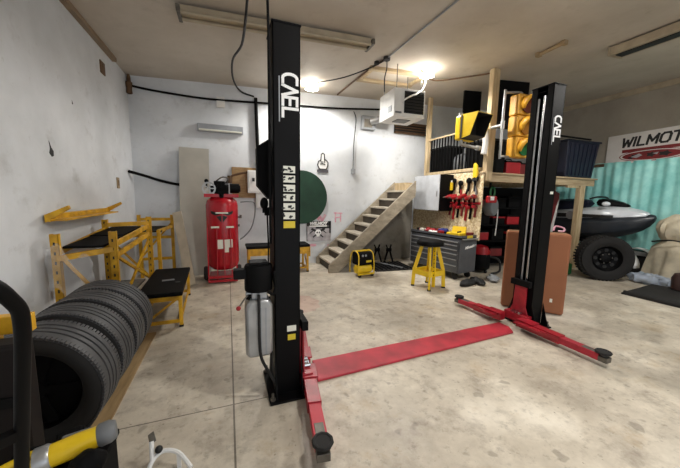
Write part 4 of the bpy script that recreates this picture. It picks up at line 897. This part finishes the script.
G().cyl((-.52, .36, .035), (-.50, -.44, .035), .035, n=14).build('rolled_edge', 'rubberdk', mm, smooth=True)
bk = thing('fuel_can', (7.12, 2.36, .0), 'dark brown can standing at the right end of the rubber mat', 'can')
bk.location = (7.22, 2.46, .066)
G().lathe([(.12, 0), (.15, .02), (.16, .2), (.13, .28), (.05, .30), (.04, .36), (.001, .36)], n=28).build('can_body', mat('dark_brown_can', '#3a2420', .6), bk, smooth=True)
G().tube([(-.1, 0, .28), (-.08, 0, .38), (.06, 0, .38), (.1, 0, .28)], .012).build('handle', 'ink', bk, smooth=True)
gb = thing('green_jug', (6.72, 4.02, 0), 'green jug on floor left of the big truck tyre', 'jug')
G().box((0, 0, .12), (.16, .14, .24)).build('jug_body', 'greenbr', gb, .03); G().cyl((0, 0, .24), (0, 0, .29), .03).build('cap', 'ink', gb)
rw = thing('leaning_panel', (7.06, 4.75, 0), 'maroon and white striped board leaning under the loft beside the right post', 'board')
G().prism([(-.28, 0, .0), (.12, 0, 0), (.48, .1, 1.72), (.26, .1, 1.80)], (0, .03, 0)).build('sheet', 'maroon', rw)
G().prism([(-.02, -.004, .3), (.12, -.004, .3), (.46, .082, 1.6), (.40, .085, 1.5)], (0, .012, 0)).build('white_stripe', 'banner', rw)
# banner and tarp on the right wall
bnr = thing('banner', (8.57, 0, 0), 'white motor shop banner with red oval emblem high on right wall', 'banner')
by1, by0 = 4.54, 2.2
G().prism([(0, by1, 2.42), (0, by1, 3.08), (0, by0, 3.13), (0, by0, 2.48)], (-.006, 0, 0)).build('cloth', 'banner', bnr)
WM = {'W': [[(0, 1), (.22, 0), (.5, .75), (.78, 0), (1.0, 1)]], 'I': [[(.1, 1), (.1, 0)]], 'L': [[(.05, 1), (.05, 0), (.7, 0)]], 'M': [[(.05, 0), (.05, 1), (.5, .3), (.95, 1), (.95, 0)]],
      'O': [[(.25, 1), (.75, 1), (.9, .8), (.9, .2), (.75, 0), (.25, 0), (.05, .2), (.05, .8), (.25, 1)]], 'T': [[(0, 1), (.85, 1)], [(.42, 1), (.42, 0)]]}
bl = G(); bx_ = 0
for ch in 'WILMOT':
    bl.strokes([[((bx_+px+py*.2)*.168, py*.185) for px, py in ln] for ln in WM[ch]], .042, (-.009, 4.26, 2.80), (0, -1, .02), (0, .02, 1), .0015)
    bx_ += {'W': 1.2, 'I': .42, 'L': .95, 'M': 1.22, 'O': 1.15, 'T': 1.0}[ch]
bl.build('banner_lettering', 'ink', bnr)
G().prism([(-.007, 4.24, 2.665), (-.007, 4.24, 2.735), (-.007, by0+.1, 2.77), (-.007, by0+.1, 2.70)], (-.002, 0, 0)).build('red_rule', 'maroon', bnr)
def oval(ry, rz, dx, name, m, n=40): return G().prism([(-.007-dx, 3.72+ry*math.cos(2*PI*i/n), 2.575+rz*math.sin(2*PI*i/n)+.0*0) for i in range(n)], (-.002, 0, 0)).build(name, m, bnr)
oval(.56, .125, 0, 'oval_outline', 'maroon'); oval(.54, .110, .003, 'oval_ring', 'banner'); oval(.50, .095, .006, 'oval_field', 'maroon')
for y, z, a, b_ in ((3.98, 2.575, .10, .05), (3.72, 2.58, .09, .06), (3.50, 2.58, .12, .06), (4.06, 2.545, .06, .03)): G().prism([(-.016, y+a*math.cos(k*PI/5)*(1 if k % 2 else .6), z+b_*math.sin(k*PI/5)*(1 if k % 2 else .6)) for k in range(10)], (-.002, 0, 0)).build('dark_motif', 'ink', bnr)
em = G().prism([(-.019, 4.06, 2.56), (-.019, 3.92, 2.62), (-.019, 3.86, 2.58), (-.019, 3.96, 2.53)], (-.001, 0, 0)).prism([(-.019, 3.70, 2.60), (-.019, 3.60, 2.62), (-.019, 3.62, 2.57)], (-.001, 0, 0)); em.build('pale_motif', 'greylt', bnr)
g = G().sheet(lambda u, v: (8.545-.014*math.sin(u*150)-.012*math.sin(u*61+2)-.01*math.sin(v*9+u*20), 5.6-4.3*u, .35+2.12*v), 160, 12)
tarp = g.build('tarp', 'tarp', smooth=True, solid=.003); tag(tarp, 'turquoise tarp curtain hanging along right wall below the banner', 'tarp')
o = G().box((8.54, 5.0, 2.42), (.08, .9, .07)).build('curtain_rail', 'brown'); tag(o, 'short brown rail at the top left of the turquoise tarp', 'rail')

# ------------------------------------------------------------------ ceiling
f1 = thing('strip_light', (.74, 4.05, 3.63), 'long aged unlit strip light on ceiling left of the nearest lift post', 'light fixture')
f1.location.z = cz(.74)-.03
G().box((0, 0, -.03), (2.44, .16, .06)).build('housing', 'beige', f1, .006)
for y in (-.075, .075): G().cyl((-1.18, y, -.08), (1.18, y, -.08), .02).build('fluorescent_tube', 'beige', f1, smooth=True)
for x in (-1.2, 1.2): G().box((x, 0, -.06), (.04, .26, .07)).build('end_cap', 'steel', f1, .004)
f1.rotation_euler = (0, -math.atan(.043), 0)
f2 = thing('strip_light', (5.72, 2.08, cz(5.72)-.02), 'wide strip light with dark underside on ceiling at upper right', 'light fixture')
f2.rotation_euler = (0, -math.atan(.043), 0)
G().box((0, 0, -.06), (.30, 2.0, .12), taper=None).build('housing', 'beige', f2, .01)
G().box((-.02, 0, -.124), (.16, 1.9, .02)).build('dark_diffuser', 'ink', f2)
G().box((0, 1.01, -.06), (.32, .03, .13)).build('end_plate', 'beige', f2)
for i, (x, y, p) in enumerate(LAMPS):
    t = thing('ceiling_lamp', (x, y, cz(x)-.005), ['glowing ceiling lamp above the box heater', 'glowing ceiling lamp by the back wall right of the lift post', 'added unseen fill lamp over the near floor', 'added unseen fill lamp toward the right wall'][i], 'lamp')
    G().cyl((0, 0, -.06), (0, 0, 0), .05).build('socket', 'white', t, smooth=True)
    G().lathe([(.03, -.06), (.10, -.075), (.125, -.10), (.125, -.115), (.10, -.125), (.001, -.127)], n=28).build('bulb', 'glow', t, smooth=True)
htr = thing('box_heater', (2.72, 4.64, 2.96), 'white ceiling-hung box heater with black front grille', 'heater', R(-3))
htr.location = (2.70, 4.60, 2.95)
G().box((.30, .29, .23), (.60, .58, .46)).build('housing', 'white', htr, .008)
gl = G().box((.38, -.006, .24), (.38, .014, .36)).build('grille_opening', 'ink', htr)
for k in range(7): G().box((.38, -.018, .09+k*.05), (.37, .02, .008), (R(30), 0, 0)).build('grille_slat', 'blackmatte', gl)
G().box((.08, -.006, .06), (.12, .004, .03)).build('name_label', 'greymid', htr)
G().box((-.006, .15, .14), (.006, .12, .10)).build('data_plate', 'greylt', htr)
G().box((.30, .29, -.004), (.26, .22, .012)).build('bottom_louvre', 'greymid', htr)
for x in (.06, .54):
    for y in (.05, .53): G().cyl((x, y, .45), (x, y, cz(2.7+x)-2.95-.002), .008, n=8).build('hanger_rod', 'steel', htr)
wcord = G().tube([(3.36, 4.66, cz(3.36)-.10), (3.30, 4.62, 3.50), (3.12, 4.56, 3.34), (3.02, 4.54, 3.30), (2.88, 4.56, 3.22), (2.84, 4.56, 3.16)], .014, 8, 4).build('white_cord', 'white', smooth=True); tag(wcord, 'white power cord from the ceiling lamp to the box heater front', 'cord')
c = G().tube([(1.68, 5.8, cz(1.68)-.03), (2.0, 5.2, cz(2)-.11), (2.3, 4.75, cz(2.3)-.08), (2.46, 4.5, cz(2.46)-.03)], .011, 8, 6).build('lamp_cord', 'ink', smooth=True); tag(c, 'black cord sagging from the rear ceiling lamp to the ceiling junction', 'cord')
jn = thing('junction_box', (2.46, 4.48, cz(2.46)), 'round dark junction box on ceiling where cords meet above heater', 'junction box')
G().cyl((0, 0, -.05), (0, 0, -.002), .055).build('box', 'ink', jn, smooth=True)
G().cyl((-.08, .2, -.05), (-.08, .2, -.002), .04).build('side_box', 'ink', jn, smooth=True)
G().tube([(0, 0, -.04), (.06, .1, -.12), (.08, .2, -.25), (.14, .3, -.42)], .01, 8, 5).build('drop_cord', 'ink', jn, smooth=True)
G().tube([(0, 0, -.02), (-.1, .6, -.03), (-.15, 1.9, -.03)], .016, 8, 3).build('rear_conduit', 'brown', jn, smooth=True)
G().tube([(0, 0, -.02), (.02, -1.0, -.022), (.05, -2.6, -.022)], .012, 8, 3).build('front_conduit', 'greylt', jn, smooth=True)
tf = thing('ceiling_frame', (2.95, 5.2, cz(2.95)), 'pale timber strip frame on the ceiling behind the heater', 'frame')
tf.rotation_euler = (0, -math.atan(.043), 0)
for y in (-.32, .22): G().box((0, y, -.03), (1.2, .09, .055)).build('strip', 'timberX', tf, .003)
for x in (-.55, .55): G().box((x, -.05, -.03), (.07, .45, .05)).build('strip', 'timber', tf)
c = G().tube([(3.30, 4.72, cz(3.3)-.02), (3.8, 5.0, cz(3.8)-.04), (4.4, 4.6, cz(4.4)-.03), (4.55, 4.36, cz(4.55)-.05)], .014, 8, 5).build('ceiling_cable', 'brown', smooth=True); tag(c, 'dark cord along the ceiling from the bright lamp to tall post', 'cord')
c = G().tube([(.245, 3.7, cz(.25)-.17), (.23, 4.4, cz(.23)-.17), (.13, 5.2, cz(.13)-.06), (.15, 5.9, cz(.15)-.10), (.3, 6.45, cz(.3)-.12), (.55, 6.46, 3.52)], .016, 8, 5).tube([(.26, 2.4, cz(.25)-.02), (.25, 3.1, cz(.25)-.06), (.245, 3.7, cz(.25)-.17)], .014, 8, 3).build('ceiling_cable', 'ink', smooth=True)
tag(c, 'dark cable hanging along the ceiling left of nearest lift post to the back wall', 'cable')
o = G().tube([(4.72, 3.6, cz(4.7)-.03), (4.7, 3.2, cz(4.7)-.03)], .03, 8, 1).box((4.7, 3.2, cz(4.7)-.03), (.08, .06, .06)).box((4.72, 3.6, cz(4.72)-.03), (.08, .06, .06)).build('ceiling_bracket', 'tan'); tag(o, 'short pale bracket bar on ceiling in front of the far lift post', 'bracket')
# marks and plates on the left wall
for y, z, sy, sz, m_, nm, la in ((5.36, 3.30, .16, .17, 'brown', 'outlet_plate', 'rusty outlet plate high on left wall near back corner'), (5.65, 1.70, .09, .17, 'tan', 'outlet_plate', 'small tan cover plate low on left wall near back corner')):
    t = thing(nm, (XL+.008, y, z), la, 'plate'); G().box((0, 0, 0), (.016, sy, sz)).build('plate', m_, t, .004); G().box((.01, 0, 0), (.006, sy*.4, sz*.5)).build('socket', 'brown', t)
for y, z, s, la in ((3.80, 1.95, 1.0, 'dark ragged gouge in the left wall paint'), (4.35, 2.55, .3, 'tiny dark chip in left wall above the gouge')):
    o = G().prism([(XL+.001, y+s*a, z+s*b_) for a, b_ in ((-.02, .09), (.015, .03), (.05, .0), (.045, -.05), (.01, -.06), (-.03, -.03), (-.01, .02))], (.002, 0, 0)).build('wall_gouge', 'ink'); tag(o, la, 'wall damage')
o = G().ball((XL+.045, 6.46, 3.42), (.05, .05, .17), 14, 10, lambda p: 1+.2*math.sin(8*p.z)).build('pipe_stub', 'brown', smooth=True); tag(o, 'rusty pipe stub in the top left corner where black cable starts', 'pipe')

# ------------------------------------------------------------------ light and camera
def area(name, loc, sx, sy, power, rot, c=(1, 1, 1)):
    l = bpy.data.lights.new(name, 'AREA'); l.shape = 'RECTANGLE'; l.size = sx; l.size_y = sy; l.energy = power; l.color = c
    o = bpy.data.objects.new(name, l); col.objects.link(o); o.location = loc; o.rotation_euler = rot; return o
area('front_fill_light', (2.9, YF-.1, 1.5), 7.0, 2.8, 75, (R(90), 0, 0), (.96, .98, 1))  # unseen fill light added behind the viewer, set in the assumed opening
wd = bpy.data.worlds.new('world'); sc.world = wd; wd.use_nodes = True
wd.node_tree.nodes['Background'].inputs[0].default_value = (.75, .85, 1, 1); wd.node_tree.nodes['Background'].inputs[1].default_value = .5
for x, y, p in LAMPS:
    l = bpy.data.lights.new('lamp_light', 'SPOT'); l.energy = p*3.2; l.shadow_soft_size = .11; l.color = (1, .965, .91); l.spot_size = R(168); l.spot_blend = .35
    o = bpy.data.objects.new('lamp_light', l); col.objects.link(o); o.location = (x, y, cz(x)-.15)
cam = bpy.data.cameras.new('camera'); co = bpy.data.objects.new('camera', cam); col.objects.link(co); sc.camera = co
cam.sensor_width = 36; cam.lens = 294.28/680*36; cam.clip_start = .02
yaw, pit, rol = R(20.869), R(7.229), R(1.0734)
f = V((math.sin(yaw)*math.cos(pit), math.cos(yaw)*math.cos(pit), -math.sin(pit)))
r = V((math.cos(yaw), -math.sin(yaw), 0)); u = r.cross(f)
r2 = r*math.cos(rol)+u*math.sin(rol); u2 = -r*math.sin(rol)+u*math.cos(rol)
m = Matrix((r2, u2, -f)).transposed().to_4x4(); m.translation = (0, 0, 1.55); co.matrix_world = m
vs = sc.view_settings; sc.display_settings.display_device = 'sRGB'
vs.view_transform = 'Standard'; vs.look = 'None'; vs.gamma = 1; vs.exposure = .16; vs.use_curve_mapping = False
